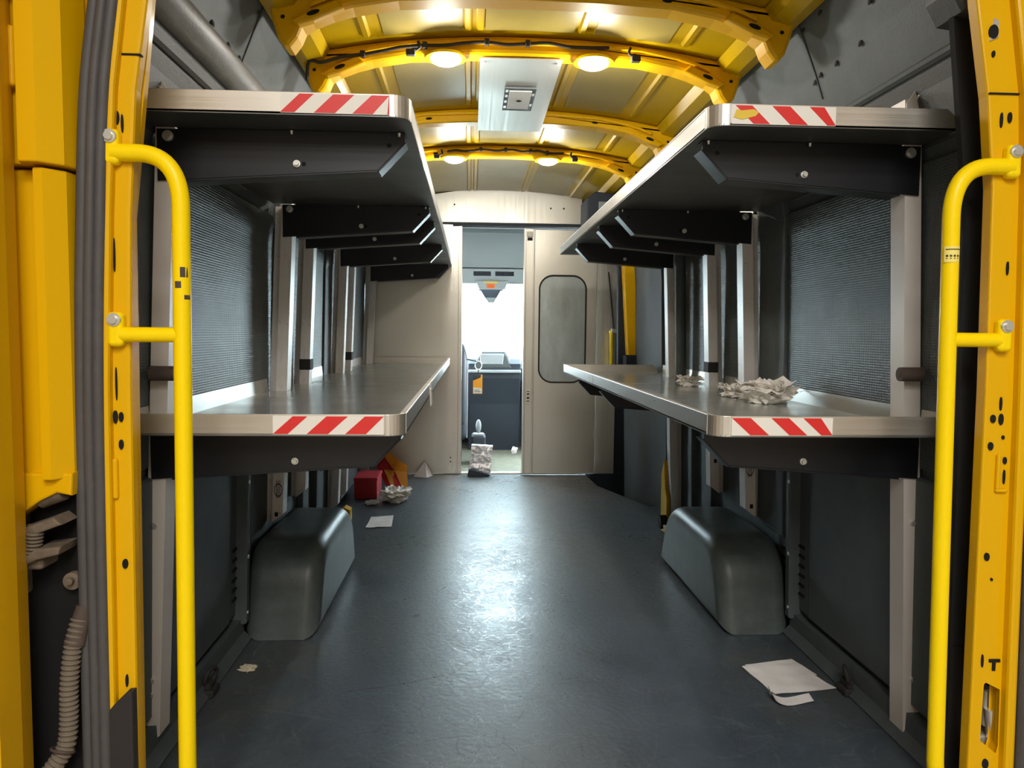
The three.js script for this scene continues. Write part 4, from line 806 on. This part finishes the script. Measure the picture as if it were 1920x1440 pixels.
crumple('paper_flake', 'flat brownish scrap on the floor behind the passenger side wheel arch', 0.82, 0.0, 3.5, 0.05, 0.003, 0.03, 3, 0.5, std({ color: '#a99578', roughness: 0.9 }), 19.3);
crumple('paper_flake', 'tiny white scrap at the foot of the red box', -0.735, 0.0, 4.42, 0.035, 0.012, 0.03, 3, 0.6, M.paper, 21.3);
crumple('paper_flake', 'tiny white scrap on the cab floor inside the doorway', 0.19, 0.0, 6.25, 0.024, 0.03, 0.02, 3, 0.6, M.paper, 24.3);
{
  const t = thing('red_box', 'small red cardboard box on the floor in the corner', 'box');
  obj('carton', bx(-0.86, -0.725, 0.001, 0.125, 4.56, 4.80, 0.003), M.redBox, t);
  obj('carton_lid', bx(-0.862, -0.722, 0.11, 0.128, 4.555, 4.81, 0.003), M.redBox, t);
  const b = thing('snack_packet', 'open red and yellow snack packet leaning in the corner', 'packet');
  const shell = (pts, th) => { const pos = [], idx = []; const n = pts.length; for (let k = 0; k < 2; k++) for (const [x, y, d] of pts) pos.push(x + k * th, y, -d); for (let i = 1; i < n - 1; i++) { idx.push(0, i, i + 1); idx.push(n, n + i + 1, n + i); } for (let i = 0; i < n; i++) { const j = (i + 1) % n; idx.push(i, n + i, j, j, n + i, n + j); } const g = new THREE.BufferGeometry(); g.setAttribute('position', new THREE.Float32BufferAttribute(pos, 3)); g.setIndex(idx); const q = g.toNonIndexed(); q.computeVertexNormals(); return q; };
  obj('packet_back', shell([[-0.73, 0.10, 5.02], [-0.60, 0.02, 4.92], [-0.585, 0.12, 5.02], [-0.65, 0.155, 5.05], [-0.77, 0.26, 5.08]], 0.004), M.orange, b);
  obj('packet_front', shell([[-0.78, 0.25, 5.0], [-0.765, 0.13, 4.9], [-0.70, 0.03, 4.82], [-0.60, 0.005, 4.82], [-0.65, 0.10, 4.88], [-0.72, 0.16, 4.94]], 0.004), M.redBox, b);
  obj('packet_fold', shell([[-0.72, 0.12, 4.88], [-0.58, 0.10, 4.9], [-0.57, 0.005, 4.86], [-0.66, 0.005, 4.80]], 0.004), M.orange, b);
  const tri = thing('folded_card', 'small folded white card standing against the partition', 'card');
  obj('card_leaf', shell([[-0.56, 0.002, 5.26], [-0.47, 0.002, 5.22], [-0.488, 0.10, 5.30]], 0.003), M.paper, tri);
  obj('card_leaf', shell([[-0.47, 0.002, 5.22], [-0.43, 0.002, 5.3], [-0.488, 0.10, 5.30]], 0.003), M.paper, tri);
  // silver bag by the doorway
  const f = thing('foil_bag', 'crinkled silver foil bag leaning on a dark case in the doorway', 'bag');
  const g = new THREE.BoxGeometry(0.15, 0.19, 0.06, 16, 20, 5).toNonIndexed(), p = g.attributes.position;
  for (let i = 0; i < p.count; i++) {
    const x = p.getX(i), y = p.getY(i), z = p.getZ(i);
    const n = Math.abs(noise.noise(x * 16 + y * 12, y * 26, z * 10)) * 0.018 + Math.abs(noise.noise(x * 30, y * 45 + x * 20, 2)) * 0.004;
    p.setXYZ(i, -0.098 + x + y * 0.12 + noise.noise(x * 20, y * 20, 5) * 0.006, 0.11 + y + x * -0.05, -(5.34 - z - n - (y + 0.1) * -0.2));
  }
  g.computeVertexNormals();
  obj('foil_skin', g, M.foil, f);
  obj('bag_base', extXY([[-0.19, 0.0], [-0.05, 0.0], [-0.03, 0.015], [-0.14, 0.045], [-0.18, 0.05]], 5.26, 5.36, 0.004), M.cabDark, f);
}

// ---------------------------------------------------------------- workshop around the open rear of the van, yard in front of it
{
  const f = struct('workshop_floor', 'concrete floor of the workshop and yard', 'floor');
  obj('slab', bx(-30, 30, -0.95, -0.75, -6, 60), M.concrete, f);
  const w = struct('wall_workshop', 'pale workshop walls behind the van', 'wall');
  obj('wall_slab', [bx(-4.2, -4.0, -0.75, 2.9, -5.2, 4.6), bx(4.0, 4.2, -0.75, 2.9, -5.2, 4.6), bx(-4.2, 4.2, -0.75, 2.9, -5.4, -5.2), bx(-4.2, -1.06, -0.75, 2.9, 4.6, 4.8), bx(1.06, 4.2, -0.75, 2.9, 4.6, 4.8), bx(-1.06, 1.06, 2.08, 2.9, 4.6, 4.8)], M.shopWall, w);
  const c = struct('ceiling_workshop', 'pale workshop ceiling', 'ceiling');
  obj('ceiling_slab', bx(-4.2, 4.2, 2.9, 3.1, -5.4, 4.8), M.shopWall, c);
  for (const [x, z, nth] of [[0, 0.9, 'first'], [0, 2.0, 'second'], [0, 3.1, 'third'], [0, 4.2, 'fourth']]) {
    const t = thing('ceiling_lamp', `${nth} white panel lamp on the workshop ceiling, counted from the van`, 'lamp', 'workshop panel lamps');
    obj('lamp_frame', new THREE.BoxGeometry(1.3, 0.05, 0.7).translate(x, 2.875, z), M.white, t);
    obj('lamp_panel', new THREE.BoxGeometry(1.2, 0.01, 0.6).translate(x, 2.846, z), M.panelGlow, t);
    const l = new THREE.RectAreaLight(new THREE.Color(...SHOP_COLOR), SHOP_LIGHT, 1.2, 0.6);
    l.position.set(x, 2.838, z); l.lookAt(x, 0, z); l.name = 'lamp_light'; t.add(l);
  }
}

scene.traverse((o) => { if (o.isMesh) { o.castShadow = true; o.receiveShadow = true; } });
renderer.render(scene, camera);
